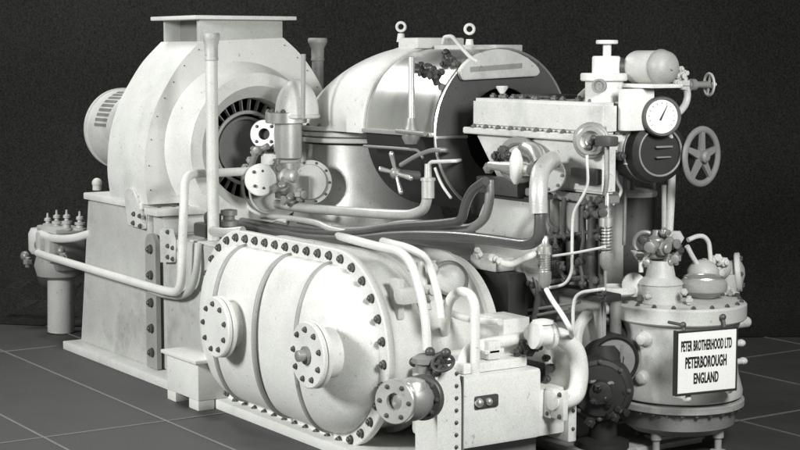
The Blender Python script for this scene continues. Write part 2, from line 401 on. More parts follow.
for i in range(24):
    a = 2*PI*i/24; bolt(o, HC+V((.435*math.cos(a), .435*math.sin(a), .026)), nZ, .012)
bm = BM(); lathe(bm, HC+V((0, 0, -.09)), -nZ, [(.40, 0), (.405, .15), (.43, .3), (.48, .45), (.54, .6), (.56, .68)], 64); part('duct', bm, M['lagging'], T)

# ------------------------------------------------------------------ polished barrel
T = thing('barrel', (2.65, 1.44, 1.0), 'polished steel barrel casing with a dark arched end face and split line flange', 'casing')

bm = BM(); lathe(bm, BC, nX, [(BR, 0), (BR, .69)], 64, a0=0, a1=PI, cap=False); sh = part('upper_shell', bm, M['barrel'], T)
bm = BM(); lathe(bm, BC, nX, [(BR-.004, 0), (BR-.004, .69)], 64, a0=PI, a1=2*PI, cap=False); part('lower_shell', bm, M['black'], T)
bm = BM()
for s_ in (-1, 1):
    y = 1.44+s_*(BR+.008); bm = BM(); box(bm, BX+.002, BX+.70, y-.02, y+.02, 1.535, 1.558, .003); part('split_flange', bm, M['bright'], T)
# end face: ring with an arched opening
fx = BX+.70
bm = BM(); lathe(bm, (fx, 1.44, BC.z), nX, [(.25, -.02), (.25, .01), (.262, .014), (BR-.012, .014), (BR-.012, -.02)], 72, cap=False); fc = part('end_face', bm, M['face'], T)
bm = BM(); lathe(bm, (fx, 1.44, BC.z), nX, [(.02, -.30), (.25, -.30), (.25, -.01)], 48, cap=False); part('bore', bm, M['black'], T)
bm = BM(); torus(bm, (fx+.008, 1.44, BC.z), nX, BR-.004, .009, 96, 8); part('end_rim', bm, M['bright'], fc)
bm = BM(); box(bm, fx+.0145, fx+.021, 1.44-BR+.01, 1.44-.25, 1.525, 1.54, .001); part('split_strip', bm, M['bright'], fc)
bm = BM()
pg = [P(u, v, X=fx+.02) for u, v in ((460, 80), (457.5, 76), (457, 70), (461, 64), (467, 59), (475, 54), (485, 50.5), (495, 49), (505, 50), (515, 53), (524, 58), (532, 64), (536, 69), (536.5, 73), (533, 76))]
prism(bm, pg, (.035, 0, 0)); bmesh.ops.bevel(bm, geom=bm.edges[:], offset=.005, segments=2, affect='EDGES')
npl = part('name_panel', bm, M['pale'], T)
bm = BM(); q = [P(u, v, X=fx+.056) for u, v in ((470, 67), (522, 63), (522, 68), (470, 72))]; prism(bm, q, (.003, 0, 0)); part('worn_plate', bm, M['grey'], npl)
# top ridge and lifting eyes
bm = BM(); box(bm, 2.37, 2.98, 1.41, 1.60, BC.z+BR-.02, BC.z+BR+.022, .006); part('top_ridge', bm, M['light'], T)
for u, vt, vb, w in ((401, 22, 37, 2.22), (469.5, 24, 43, 2.83)):
    a = P(u, vb, Y=1.46); s_ = PPM(a); h = (vb-vt)/s_
    bm = BM(); cyl(bm, a-V((0, 0, .03)), a+V((0, 0, .022)), .028, .02, 16); torus(bm, a+V((0, 0, h-.03)), V((.75, -.66, 0)), .026, .009, 28, 10, 1.)
    part('lifting_eye', bm, M['pale'], T)

# fittings on the barrel
T = thing('thermometer_pipe', P(411, 138, Y=.86), 'grey upright pipe with dark fittings at its head in front of the polished barrel', 'pipe')
bm = BM(); tube(bm, [P(411.5, 132, Y=.86), P(411.5, 100, Y=.86), P(411.5, 58, Y=.9)], 3.2/178, 0); part('stem', bm, M['lagging'], T)
def fitting(T, name, u, v, Y, axis, prof, m, seg=20):
    c = P(u, v, Y=Y); s_ = PPM(c); bm = BM(); lathe(bm, c, axis, [(r/s_, h/s_) for r, h in prof], seg); return part(name, bm, M[m], T)
bm = BM()
for u, v, r in ((420, 66, 5), (428, 70, 6.5), (436, 76, 5.5), (441, 72, 4), (424, 74, 4)): fit(bm, P(u, v, Y=1.0), r/178)
tube(bm, [P(413, 70, Y=.95), P(422, 70, Y=1.0), P(434, 75, Y=1.02), P(437, 84, Y=1.05)], .02, .03); part('dark_fitting', bm, M['dark'], T)
fitting(T, 'gland', 411, 140, .86, nZ, [(6, -4), (9, 2), (9, 10), (6, 16), (5, 22)], 'cast')
bm = BM(); cyl(bm, P(397, 131, Y=.82), P(425, 134, Y=.8), .012); part('cross_pipe', bm, M['cast'], T)
T = thing('thermometer', P(433, 58, Y=1.2), 'dark bulb fitting on top of the barrel with a thin looping wire', 'gauge')
bm = BM()
for u, v, r in ((446, 54, 5), (449, 60, 5.5), (444, 64, 4), (455, 64, 4)): fit(bm, P(u, v, Y=1.15), r/180)
part('bulb', bm, M['dark'], T)
bm = BM(); tube(bm, [P(443, 44, Y=1.2), P(444, 37, Y=1.2), P(452, 36, Y=1.2), P(460, 46, Y=1.1), P(471, 58, Y=1.05), P(478, 62, Y=1.05)], .011, .05, 8); part('capillary', bm, M['pale'], T)
T = thing('star_handle', P(395, 172, Y=.85), 'bright four-armed star handle standing out from the dark underside of the barrel', 'handle')
c = P(396, 173, Y=.86); bm = BM(); ball(bm, c, .035); tube(bm, [c+V((0, .15, -.02)), c], .025, 0); part('hub', bm, M['cast'], T)
for du, dv in ((-4.5, -19), (-15, -4), (5, 19), (15, 5)):
    bm = BM(); b = P(396+du, 173+dv, Y=.80); tube(bm, [c, b], lambda t: .009+.006*t, 0, 10); ball(bm, b, .015, seg=10); part('arm', bm, M['bright'], T)
bm = BM(); tube(bm, [P(364, 146, Y=.9), P(395, 148, Y=.86), P(418, 150, Y=.84), P(423, 158, Y=.84)], .008, .05); part('feed_rod', bm, M['cast'], T)
bm = BM(); tube(bm, [P(401, 165, Y=.86), P(418, 155, Y=.84), P(432, 150, Y=.84), P(445, 150, Y=.84), P(450, 152, Y=1.2)], .013, .05); part('valve_arm', bm, M['cast'], T)
bm = BM(); tube(bm, [P(435, 168, Y=.9), P(441, 184, Y=.9), P(451, 198, Y=.9)], .008, .1, 8); solo('copper_tube', bm, M['pale'], 'short thin pale tube curving against the dark space below the barrel', 'tube')

# ------------------------------------------------------------------ valve group left of the hood
T = thing('stop_valve', P(287, 190, Y=.80), 'pale flanged valve body with round open side flange left of the elbow hood', 'valve')
def vz(name, v0, v1, rpx, m, u=287, Y=.80):
    a, b = P(u, v1, Y=Y), P(u, v0, Y=Y); s_ = PPM(a); bm = BM(); e = .004
    lathe(bm, a, nZ, [(rpx/s_-e, 0), (rpx/s_, e), (rpx/s_, b.z-a.z-e), (rpx/s_-e, b.z-a.z)], 32); return part(name, bm, M[m], T)
vz('body', 118, 158, 14, 'lagging', 288)
o = vz('top_flange', 112, 123, 21, 'bright', 286)
for i in range(9): bolt(o, P(286, 112, Y=.80)+V((math.cos(i*.7)*17.5/160, math.sin(i*.7)*17.5/160, 0)), nZ, .016)
o = vz('lower_flange', 153, 164, 20, 'pale', 281)
for i in range(8): bolt(o, P(281, 153, Y=.80)+V((math.cos(i*.78)*17/160, math.sin(i*.78)*17/160, 0)), nZ, .014)
vz('neck', 162, 190, 12, 'lagging', 287)
vz('foot_body', 176, 198, 17, 'cast', 292)
nv = V((.70, -.68, .1)).normalized()
c = P(264, 134, Y=.72); bm = BM(); lathe(bm, c, -nv, [(.036, .0), (.036, .12)], 28, cap=False); lathe(bm, c-nv*.1, nv, [(.05, -.16), (.06, 0), (.06, .02)], 28); part('side_branch', bm, M['cast'], T)
bm = BM(); lathe(bm, c, nv, [(.036, -.03), (.036, 0), (.085, .0), (.09, -.004), (.09, -.03), (.05, -.03)], 36, cap=False); o = part('open_flange', bm, M['bright'], T)
for i in range(4):
    n_, s_, t_ = frame(nv); a = PI/4+i*PI/2; bolt(o, c+(s_*math.cos(a)+t_*math.sin(a))*.066, nv, .010)
bm = BM(); disc(bm, c-nv*.04, nv, .034, .004); part('port', bm, M['black'], o)
c2 = P(309, 182, Y=.88); bm = BM(); lathe(bm, c2-nv*.06, nv, [(.13, 0), (.135, .01), (.135, .03), (.11, .035), (.105, .05), (.02, .06)], 40); rc = part('round_cover', bm, M['light'], T); bolt_ring(rc, c2-nv*.028, nv, .121, 10, .008)
bm = BM(); lathe(bm, P(270, 177, Y=.72), P(309, 176, Y=.78)-P(270, 177, Y=.72), [(.03, 0), (.036, .02), (.036, .12), (.052, .125), (.052, .16), (.036, .165), (.036, .24), (.02, .25)], 24); part('cross_body', bm, M['lagging'], T)
for u, v, r in ((283, 188, 7), (277, 168, 6), (300, 194, 6), (292, 200, 7)):
    bm = BM(); fit(bm, P(u, v, Y=.70), r/165); part('union', bm, M['cast'], T)
T = thing('blank_disc', P(260, 195, Y=.62), 'bright white blank disc closing the end of the long bent pipe by the valve', 'flange')
nb = V((.72, -.69, .05)).normalized(); c = P(260, 180, Y=.60); bm = BM(); disc(bm, c-nb*.03, nb, .098, .03); o = part('plate', bm, M['white'], T)
bm = BM(); disc(bm, c-nb*.055, nb, .10, .02); part('rear_plate', bm, M['pale'], T)
for du, dv in ((-6, -8), (3, -9), (-5, 6), (4, 8)): bolt(o, c+RT*(du/165)-UP*(dv/165), nb, .009)
bm = BM()
for u, v, r in ((246, 168, 5), (250, 160, 4), (254, 152, 4), (249, 176, 4.5), (258, 150, 5)): fit(bm, P(u, v, Y=.66), r/165)
tube(bm, [P(250, 170, Y=.66), P(256, 152, Y=.66), P(268, 146, Y=.7)], .02, .05)
solo('linkage', bm, M['cast'], 'knobbly cast linkage fitting between the open flange and the white blank disc', 'fitting')
bm = BM(); tube(bm, [P(243, 165, Y=.7), P(242, 190, Y=.7), P(248, 208, Y=.68), P(262, 216, Y=.66), P(285, 221, Y=.6)], .011, .1, 10); solo('copper_tube', bm, M['pale'], 'thin pale tube dropping in a curve from the linkage beside the fan intake', 'tube')
bm = BM(); tube(bm, [P(249, 178, Y=.7), P(250, 198, Y=.7), P(258, 210, Y=.68), P(270, 214, Y=.66)], .008, .1, 10); solo('copper_tube', bm, M['light'], 'second thinner tube curving down inside the first beside the fan intake', 'tube')

# junction at base of the tall vent
T = thing('gate_valve', P(214, 236, Y=.3), 'small dark valve with round cap at the foot of the tall vent pipe', 'valve')
bm = BM(); cyl(bm, P(213, 240, Y=.3), P(213, 214, Y=.3), .05); ball(bm, P(212, 218, Y=.28), .05); box(bm, P(205, 0, Y=.3).x, P(218, 0, Y=.3).x, .2, .42, P(213, 236, Y=.3).z, P(213, 222, Y=.3).z, .02); part('body', bm, M['dark'], T)
bm = BM(); c = P(229, 226, Y=.34); lathe(bm, c, nZ, [(.055, 0), (.055, .03), (.035, .04), (.035, .06), (.05, .065), (.05, .095), (.02, .1)], 20); part('cap', bm, M['cast'], T)
bm = BM(); tube(bm, [P(213, 231, Y=.2), P(225, 233, Y=.15), P(243, 231, Y=.2)], .028, .1); part('outlet', bm, M['lagging'], T)
bm = BM(); c = P(225, 245, Y=.25); box(bm, c.x-.2, c.x+.2, .12, .5, .885, .90, .003); part('deck_plate', bm, M['pale'], T)

# ------------------------------------------------------------------ ribbed vessel
T = thing('condenser', (2.95, .5, .03), 'large white bulging vessel with curved ribs, a bolted flange and two round blanked ports', 'vessel')
XA, XB, ZC, RF, RI = 2.44, 3.42, .515, .505, .428
def stad(R, Y, n=48):
    out = []
    for i in range(n): a = -PI/2+PI*i/(n-1); out.append(V((XB+R*math.cos(a), Y, ZC+R*math.sin(a))))
    for i in range(n): a = PI/2+PI*i/(n-1); out.append(V((XA+R*math.cos(a), Y, ZC+R*math.sin(a))))
    return out
bm = BM(); loft(bm, [stad(RI-.02, .075), stad(RF-.005, .075), stad(RF, .08), stad(RF, .115), stad(RF-.005, .12)], False, True)
fo = part('bolted_flange', bm, M['white'], T)
per = []                                              # bolts round the flange
Rb = .467; Ls = XB-XA; tot = 2*Ls+2*PI*Rb; nbolt = 44
for i in range(nbolt):
    s_ = tot*(i+.5)/nbolt
    if s_ < Ls: p = (XA+s_, ZC+Rb)
    elif s_ < Ls+PI*Rb: a = PI/2-(s_-Ls)/Rb; p = (XB+Rb*math.cos(a), ZC+Rb*math.sin(a))
    elif s_ < 2*Ls+PI*Rb: p = (XB-(s_-Ls-PI*Rb), ZC-Rb)
    else: a = -PI/2-(s_-2*Ls-PI*Rb)/Rb; p = (XA+Rb*math.cos(a), ZC+Rb*math.sin(a))
    bolt(fo, V((p[0], .075, p[1])), nY, .021)
D = .225
def bulge(rho, x=2.93): return .077-D*max(0., 1-rho**2.2)**.5*(1-.42*min(1., abs(x-2.96)/.92)**2.6)
bm = BM(); rings = []
for k in range(25):
    rho = math.sin(PI/2*(1-k/24.))                    # 1 at the edge
    rho = max(rho, .0)
    R = RI*rho
    rings.append([V((p.x, bulge(rho, p.x), p.z)) for p in stad(max(R, .0005), 0)])
loft(bm, rings, False, True)
bmesh.ops.remove_doubles(bm, verts=bm.verts, dist=2e-4)
part('bulged_cover', bm, M['white'], T, sharp=80)
for x in (2.50, 2.99, 3.40):
    bm = BM(); pts = []
    for i in range(41):
        a = PI*i/40-PI/2; z = math.sin(a); pts.append(V((x, bulge(abs(z), x)-.002, ZC+RI*z)))
    tube(bm, pts, .013, 0, 10); part('rib', bm, M['grey'], T)
for u, v in ((216, 327), (308.5, 355)):
    c = P(u, v, Y=-.225)
    bm = BM(); cyl(bm, V((c.x, -.1, c.z)), V((c.x, -.185, c.z)), .125, seg=40); nk = part('port_neck', bm, M['white'], T)
    bm = BM(); disc(bm, V((c.x, -.182, c.z)), nY, .165, .024, .004, 48); part('counter_flange', bm, M['white'], nk)
    o = flange(nk, V((c.x, -.236, c.z)), nY, .163, .028, 'white', 9, .0135, 'blank_flange', a0=.25, frac=.76)
    if u > 300:
        bm = BM(); lathe(bm, V((c.x, -.236, c.z)), nY, [(.045, .0), (.045, .012), (.028, .014), (.028, .05), (.02, .055)], 16); part('plug', bm, M['cast'], nk)
bm = BM(); loft(bm, [stad(.43, y) for y in (.121, .4, .8)]); part('shell', bm, M['pale'], T)
for y in (.34, .70):
    bm = BM(); loft(bm, [stad(.425, y), stad(.462, y+.004), stad(.462, y+.028), stad(.425, y+.032)], False, False); part('hoop', bm, M['light'], T)
bm = BM(); c = P(392, 296, X=3.9); box(bm, 3.80, 3.88, .18, .30, .78, .86, .02); box(bm, 3.74, 3.82, .2, .24, .7, .9, .01); part('side_bracket', bm, M['light'], T)

# fat pipes across the top
def pipe(pts, Y, rpx, m, label, bend=.12, cat='pipe', group='pipes', name='pipe', X=None):
    q = []
    for p in pts:
        y = p[2] if len(p) > 2 else Y
        q.append(P(p[0], p[1], X=X) if X is not None and len(p) < 3 else P(p[0], p[1], Y=y))
    r = rpx/PPM(q[len(q)//2]); bm = BM(); tube(bm, q, r, bend); return solo(name, bm, M[m], label, cat, group)
pipe([(277, 204), (300, 208), (340, 211), (385, 214), (412, 215), (425, 209), (428, 194), (428, 184)], .72, 5.2, 'lagging', 'fat grey pipe running under the hood and turning up to a sleeve below the barrel')
T = thing('sleeve', P(428, 184, Y=.72), 'grey sleeve with rim on top of the fat upturned pipe under the barrel', 'fitting')
bm = BM(); a = P(428, 198, Y=.72); lathe(bm, a, nZ, [(.034, 0), (.034, .09), (.04, .092), (.04, .105), (.02, .11), (.018, .18)], 20); part('collar', bm, M['lagging'], T)
bm = BM(); tube(bm, [P(428, 178, Y=.72), P(428.5, 162, Y=.72), P(456, 161, Y=.72), P(461, 160, Y=1.2)], .010, .05, 10); part('drain', bm, M['pale'], T)
pipe([(240, 221), (270, 226), (300, 232), (330, 234), (360, 233), (400, 226), (440, 224), (462, 221), (465, 205), (472, 190), (486, 181)], .62, 4.6, 'hose', 'dark pipe crossing above the ribbed vessel and rising in the left of two bends', .2)
pipe([(300, 224), (335, 231), (370, 231), (410, 222), (450, 229), (474, 228), (486, 217), (490, 200), (489, 180)], .68, 4.6, 'cast', 'grey pipe rising in the right of two bends under the turbine casing', .2)
pipe([(238, 224), (300, 238), (350, 241), (400, 235), (460, 236), (500, 241), (527, 245), (539, 240), (540, 217), (538.5, 206)], .55, 5.6, 'hose', 'longest thick dark pipe sweeping over the ribbed vessel and up into an elbow flange', .22)
pipe([(262, 216), (290, 218), (318, 223), (330, 229), (350, 233)], .62, 3.2, 'lagging', 'thin grey pipe joining the dark crossing pipes above the vessel flange', .2)
pipe([(338, 236, .62), (350, 239), (376, 246), (400, 251), (411, 262), (420, 290), (426, 322), (427, 350)], .12, 4.6, 'white', 'white pipe curving over the right end of the vessel down to a valve', .25)
pipe([(376, 239, .8), (390, 243), (410, 248), (426, 257), (433, 275), (439, 300), (441, 318)], .3, 4, 'white', 'shorter white pipe curving down beside the round capped nozzle', .2)
pipe([(444, 336, .5), (446, 318), (448, 303), (455, 293), (463, 291), (471, 295), (475, 305), (475, 335), (475, 375)], .35, 5, 'white', 'white hairpin pipe looping over and dropping onto the oil cooler top', .12)
pipe([(441, 305), (452, 314), (472, 320), (500, 322)], .5, 3.6, 'pale', 'thin pale pipe running level behind the white hairpin pipe', .1)
T = thing('capped_nozzle', P(455, 290, Y=.55), 'pale round capped nozzle with small bolts above the white hairpin pipe', 'cap')
c = P(451, 279, Y=.5); n = V((.85, -.45, .2)); bm = BM(); lathe(bm, c-n*.1, n, [(.075, 0), (.08, .05), (.07, .09), (.05, .105), (.02, .11)], 36); o = part('cap', bm, M['light'], T)
bm = BM(); torus(bm, c-n*.09, n, .088, .012, 36, 10); part('ring', bm, M['mid'], T)
for a in (.4, 1.4, 2.4, 3.6, 4.6, 5.6):
    nn_, s_, t_ = frame(n); bolt(o, c-n*.015+(s_*math.cos(a)+t_*math.sin(a))*.058, n, .007)
bm = BM()
for u, v, r in ((420, 275, 6), (428, 290, 6), (433, 268, 5), (424, 300, 5), (405, 292, 6)): fit(bm, P(u, v, Y=.4), r/200)
tube(bm, [P(400, 298, Y=.35), P(432, 297, Y=.4)], .02, 0); tube(bm, [P(420, 262, Y=.4), P(428, 310, Y=.4)], .02, 0)
solo('pipe_union', bm, M['light'], 'grey clustered pipe unions tucked between the two curving white pipes', 'fitting')

# ------------------------------------------------------------------ turbine casing
CX0, CX1, CYF, CYB = 3.25, 4.34, 1.05, 1.80
T = thing('turbine', (3.8, 1.42, 0), 'long white split turbine casing with a bolted flange on a grey pedestal', 'turbine')
def plan(o=0., x0=CX0): return [(x0-o, CYF-o), (CX1+o, CYF-o), (CX1+o, 1.13+o*.4), (3.74+o*.5, 1.60+o), (x0-o, 1.60+o)]
def slab(bm, z0, z1, o, bev, x0=CX0):
    loft(bm, [[V((x, y, z)) for x, y in plan(o, x0)] for z in (z0, z1)]); bmesh.ops.bevel(bm, geom=bm.edges[:], offset=bev, segments=2, affect='EDGES'); return bm
bm = BM(); slab(bm, 1.60, 1.755, 0, .016); up = part('upper_casing', bm, M['pale'], T)
bm = BM(); slab(bm, 1.565, 1.599, .035, .005); fl_ = part('split_flange', bm, M['pale'], T)
for i in range(10): bolt(fl_, V((3.30+.108*i, CYF-.022, 1.599)), nZ, .016)
bm = BM(); loft(bm, [[V((x, y, z)) for x, y in plan(-.003, CX0+.02+k)] for z, k in ((1.31, .22), (1.564, 0))])
bmesh.ops.bevel(bm, geom=bm.edges[:], offset=.012, segments=2, affect='EDGES'); part('lower_casing', bm, M['pale'], T)
bm = BM(); slab(bm, 1.265, 1.305, .02, .005, 3.4); part('ledge', bm, M['mid'], T)
bm = BM(); slab(bm, .06, 1.26, -.04, .01, 3.42); part('pedestal', bm, M['grey'], T)
bm = BM(); lathe(bm, V((3.56, 1.13, .25)), nZ, [(.10, 0), (.10, .72), (.085, .74)], 32); part('column', bm, M['pale'], T)
bm = BM(); lathe(bm, V((3.45, 1.44, BC.z)), -nX, [(.12, 0), (.12, .5)], 32); part('shaft_housing', bm, M['dark'], T)
# things along the top of the casing
for i in range(15):
    x = 3.30+.062*i+random.uniform(-.01, .01); bolt(up, V((x, 1.12+random.uniform(-.03, .08), 1.755)), nZ, random.uniform(.014, .022))
bm = BM(); box(bm, 3.4, 3.72, 1.2, 1.5, 1.7555, 1.775, .01); part('top_cover', bm, M['dark'], T)
bm = BM(); tube(bm, [V((3.86, 1.3, 1.77)), V((3.92, 1.3, 1.81)), V((4.05, 1.3, 1.82)), V((4.14, 1.3, 1.77))], .02, .06); part('top_pipe', bm, M['cast'], T)
T = thing('funnel', P(502, 98, Y=1.2), 'small pale oil funnel standing on the turbine top before the dark arch', 'funnel')
bm = BM(); a = P(502, 99, Y=1.25); s_ = PPM(a); lathe(bm, a, nZ, [(2/s_, 0), (2/s_, 5/s_), (6/s_, 11/s_), (6/s_, 13/s_), (4/s_, 12/s_)], 20); part('cone', bm, M['pale'], T)
# round cover on the casing side
T = thing('bearing_cover', P(590, 155, Y=1.0), 'round steel cover with dark rim on the right end of the turbine side', 'cover')
n = V((.62, -.78, 0)).normalized(); c = P(590, 141, Y=.99); bm = BM(); lathe(bm, c-n*.06, n, [(.078, 0), (.078, .04), (.066, .06), (.05, .06), (.048, .03), (.03, .03), (.02, .05)], 40); o = part('cover', bm, M['bright'], T)
bm = BM(); torus(bm, c-n*.03, n, .076, .015, 40, 10); part('rim', bm, M['cast'], T)
for i in range(3): bm = BM(); ball(bm, c+n*.01+V((0, 0, -.03+.022*i))+RT*(.01*i), .017, seg=10); part('stud', bm, M['dark'], T)
T = thing('cable_gland', P(607, 145, Y=.95), 'small dark clamp fitting with rod right of the round steel cover', 'fitting')
bm = BM(); c = P(609, 141, Y=1.0); box(bm, c.x-.06, c.x+.05, .96, 1.02, c.z-.025, c.z+.025, .012); part('clamp', bm, M['dark'], T)
bm = BM(); tube(bm, [P(607, 143, Y=1.), P(607, 180, Y=1.), P(604, 200, Y=1.)], .012, .04, 10); part('rod', bm, M['cast'], T)
bm = BM(); c = P(587, 176, Y=1.03); box(bm, c.x-.1, c.x+.1, 1.005, 1.045, c.z-.04, c.z+.04, .01); T = thing('terminal_box', c, 'small dark rectangular box fixed low on the turbine side under the round cover', 'box'); part('lid', bm, M['dark'], T)
pipe([(587, 155), (588, 185), (582, 198), (573, 212), (572, 240), (572, 272), (566, 284), (555, 287), (545, 288)], .96, 1.6, 'pale', 'thin pale tube falling from the round cover in a long hook', .1, 'tube', None, 'copper_tube')

# servo yoke
T = thing('servo_valve', P(515, 185, Y=.9), 'bright horizontal servo cylinder with dark yoke ring on the turbine side', 'valve')
bm = BM(); a, b = P(490, 165, Y=.9), P(531, 170, Y=.9); d = (b-a).normalized(); L_ = (b-a).length
lathe(bm, a, d, [(.02, 0), (.024, .02), (.026, L_*.3), (.033, L_*.45), (.038, L_*.75), (.03, L_)], 24); part('cylinder', bm, M['bright'], T)
bm = BM(); lathe(bm, P(516, 184, Y=.85), nZ, [(.012, 0), (.03, .03), (.034, .09), (.034, .12), (.02, .165), (.006, .18)], 20); part('lozenge', bm, M['white'], T)
bm = BM(); torus(bm, P(519, 160, Y=1.0), V((.5, -.86, 0)), .098, .024, 40, 10); part('yoke_ring', bm, M['mid'], T)
for u, v, r in ((489, 168, 6), (497, 156, 5.5), (503, 150, 5), (508, 156, 4.5), (531, 168, 5.5)):
    bm = BM(); fit(bm, P(u, v, Y=.92), r/190); part('knob', bm, M['cast'] if u in (531, 489) else M['dark'], T)
bm = BM(); c = P(500, 181, Y=1.02); box(bm, c.x-.16, c.x+.2, .98, 1.06, c.z-.07, c.z+.02, .01); part('back_plate', bm, M['dark'], T)
T = thing('elbow_flange', P(545, 180, Y=.7), 'big bright pipe elbow with round bolted flange at head of the thick dark pipe', 'pipe elbow')
bm = BM(); tube(bm, [P(538.5, 213, Y=.55), P(538, 190, Y=.55), P(540, 172, Y=.60), P(547, 163, Y=.75), P(552, 160, Y=.95)], .043, .07, 20); part('elbow', bm, M['lagging'], T)
n = V((.5, -.85, .1)).normalized(); c = P(549, 175, Y=.95); bm = BM(); lathe(bm, c-n*.03, n, [(.02, 0), (.082, 0), (.086, .006), (.086, .026), (.082, .03), (.05, .03)], 36); o = part('flange', bm, M['cast'], T); bolt_ring(o, c, n, .07, 8, .008)
bm = BM(); tube(bm, [P(526, 148, Y=1.03), P(536, 152, Y=1.0), P(541, 165, Y=.97)], .045, .06); part('upper_elbow', bm, M['bright'], T)
# curved bright plate below the casing
T = thing('exhaust_casing', P(505, 235, Y=1.0), 'bright curved casing panel under the turbine behind the bent pipes', 'casing')
bm = BM(); lathe(bm, V((3.42, 1.35, .99)), nX, [(.40, 0), (.41, .03), (.41, .50), (.40, .53)], 48); part('drum', bm, M['lagging'], T)
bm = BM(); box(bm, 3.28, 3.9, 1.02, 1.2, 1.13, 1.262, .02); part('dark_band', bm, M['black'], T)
# ------------------------------------------------------------------ parts in front of the pedestal
T = thing('sump_tank', P(490, 330, Y=.85), 'tall black rectangular tank with pale cap standing behind the white hairpin pipe', 'tank')
a, b = P(474, 268, Y=.85), P(508, 330, Y=.85); bm = BM(); box(bm, a.x, b.x, .85, 1.05, .1, a.z, .01); part('body', bm, M['black'], T)
a2 = P(474, 254, Y=.85); bm = BM(); box(bm, a.x-.01, b.x-.08, .83, 1.0, a.z+.001, a2.z, .012); cp = part('cap', bm, M['light'], T)
for u, v, r_ in ((478, 254, .03), (492, 258, .03), (500, 261, .026)): bm = BM(); fit(bm, P(u, v, Y=.82), r_*.8); part('cap_stud', bm, M['pale'], T)
pipe([(503, 263), (512, 265), (520, 261), (530, 256), (536, 253, .9), (541, 262, .9)], .82, 3.4, 'white', 'short white pipe stub bending up right of the black tank', .06)
T = thing('sight_glass', P(567, 276, Y=1.0), 'dark oval sight glass capsule on the grey pedestal side', 'gauge')
a, b = P(561, 276, Y=1.04), P(561, 236, Y=1.04); h = b.z-a.z
for u in (561, 574):
    a = P(u, 276, Y=1.04); bm = BM(); lathe(bm, a, nZ, [(.025, 0), (.042, .03), (.042, h-.03), (.025, h)], 20); part('tube', bm, M['black'], T)
bm = BM(); tube(bm, [P(564, 236, Y=1.0), P(564, 198, Y=1.0)], .012, 0); part('stem', bm, M['dark'], T)
for u, v in ((562, 268), (575, 272)): bm = BM(); fit(bm, P(u, v, Y=1.0), .022); part('drain_cock', bm, M['cast'], T)
def spring_valve(u, v0, v1, Y, rpx, label, top):
    a, b = P(u, v1, Y=Y), P(u, v0, Y=Y); s_ = PPM(a); r = rpx/s_; h = b.z-a.z
    T = thing('spring_valve', a, label, 'valve')
    bm = BM(); cyl(bm, a, b, r*.55); part('dark_infill', bm, M['dark'], T)
    bm = BM(); n = 9; pts = [a+V((math.cos(2*PI*i/12)*r*.85, math.sin(2*PI*i/12)*r*.85, h*(.1+.8*i/(12*n)))) for i in range(12*n+1)]; tube(bm, pts, r*.2, 0, 8); part('spring', bm, M['bright'], T)
    bm = BM(); lathe(bm, a, nZ, [(r*.6, -.06), (r*1.2, -.03), (r*1.2, .02), (r*.7, .03)], 18); part('base', bm, M['cast'], T)
    bm = BM(); lathe(bm, b, nZ, [(r*1.25, -.02), (r*1.25, .02), (r*.7, .03), (r*.7, .06), (r*.45, .07), (r*.45, .12*top), (r*.2, .14*top)], 18); part('top_cap', bm, M['bright'], T)
spring_valve(545, 250, 276, .9, 5.5, 'bright coil spring valve hanging below the end of the thick dark pipe', .4)
spring_valve(607, 222, 258, .98, 6, 'taller bright coil spring valve with pointed cap right of the sight glass', 1.)
bm = BM()
for i in range(24):
    u = random.choice((532, 535, 538, 552, 592, 594, 597)); v = random.uniform(200, 292) if u > 580 else random.uniform(238, 292)
    fit(bm, P(u+random.uniform(-2, 2), v, Y=.99+random.uniform(-.05, .05)), random.uniform(.013, .026))
tube(bm, [P(536, 284, Y=.99), P(595, 276, Y=.99)], .014, 0)
for pts, r_ in (([(548, 196), (548, 222), (556, 230), (556, 250)], .011), ([(583, 202), (584, 240), (580, 262), (584, 284)], .012), ([(532, 240), (565, 236), (600, 230)], .010), ([(590, 214), (604, 212)], .016), ([(601, 200), (601, 292)], .013), ([(540, 262), (556, 264), (566, 280)], .012)):
    tube(bm, [P(u, v, Y=.985) for u, v in pts], r_, .03, 10)
    for u, v in (pts[0], pts[-1], pts[len(pts)//2]): fit(bm, P(u, v, Y=.985), r_*2.)
tube(bm, [P(594, 205, Y=1.0), P(593, 250, Y=1.0), P(595, 288, Y=1.0)], .03, .02); tube(bm, [P(535, 240, Y=.98), P(533, 270, Y=.98), P(540, 290, Y=.98), P(533, 330, Y=.98)], .02, .05)
solo('governor_linkage', bm, M['dark'], 'dark knobbly linkage rods and joints on the grey pedestal side by the spring valves', 'linkage')
pipe([(553, 256), (575, 253), (605, 247)], .93, 1.4, 'pale', 'thin level rod linking the two coil spring valves', .1, 'rod', None, 'rod')
pipe([(546, 289), (552, 300), (562, 314), (570, 328), (572, 336, .8)], .7, 2.6, 'white', 'short straight white tube slanting down to the cooler fittings', .1)
pipe([(573, 335), (573, 308), (575, 297), (582, 292), (604, 289)], .95, 1.8, 'pale', 'thin pale tube arching over beside the dark pump', .1, 'tube', None, 'copper_tube')
T = thing('trough', P(590, 300, Y=1.0), 'black shallow box fixed across the foot of the grey pedestal', 'box')
a, b = P(536, 282, Y=.99), P(606, 303, Y=.99); bm = BM(); box(bm, a.x, b.x, .99, 1.09, b.z, a.z, .01); part('body', bm, M['black'], T)
bm = BM(); a, b = P(506, 318, Y=1.0), P(590, 306, Y=1.0); tube(bm, [P(506, 314, Y=.98), P(580, 302, Y=.98)], .008, 0, 8); tube(bm, [P(506, 321, Y=.98), P(570, 309, Y=.98)], .008, 0, 8); part('rail', bm, M['mid'], T)

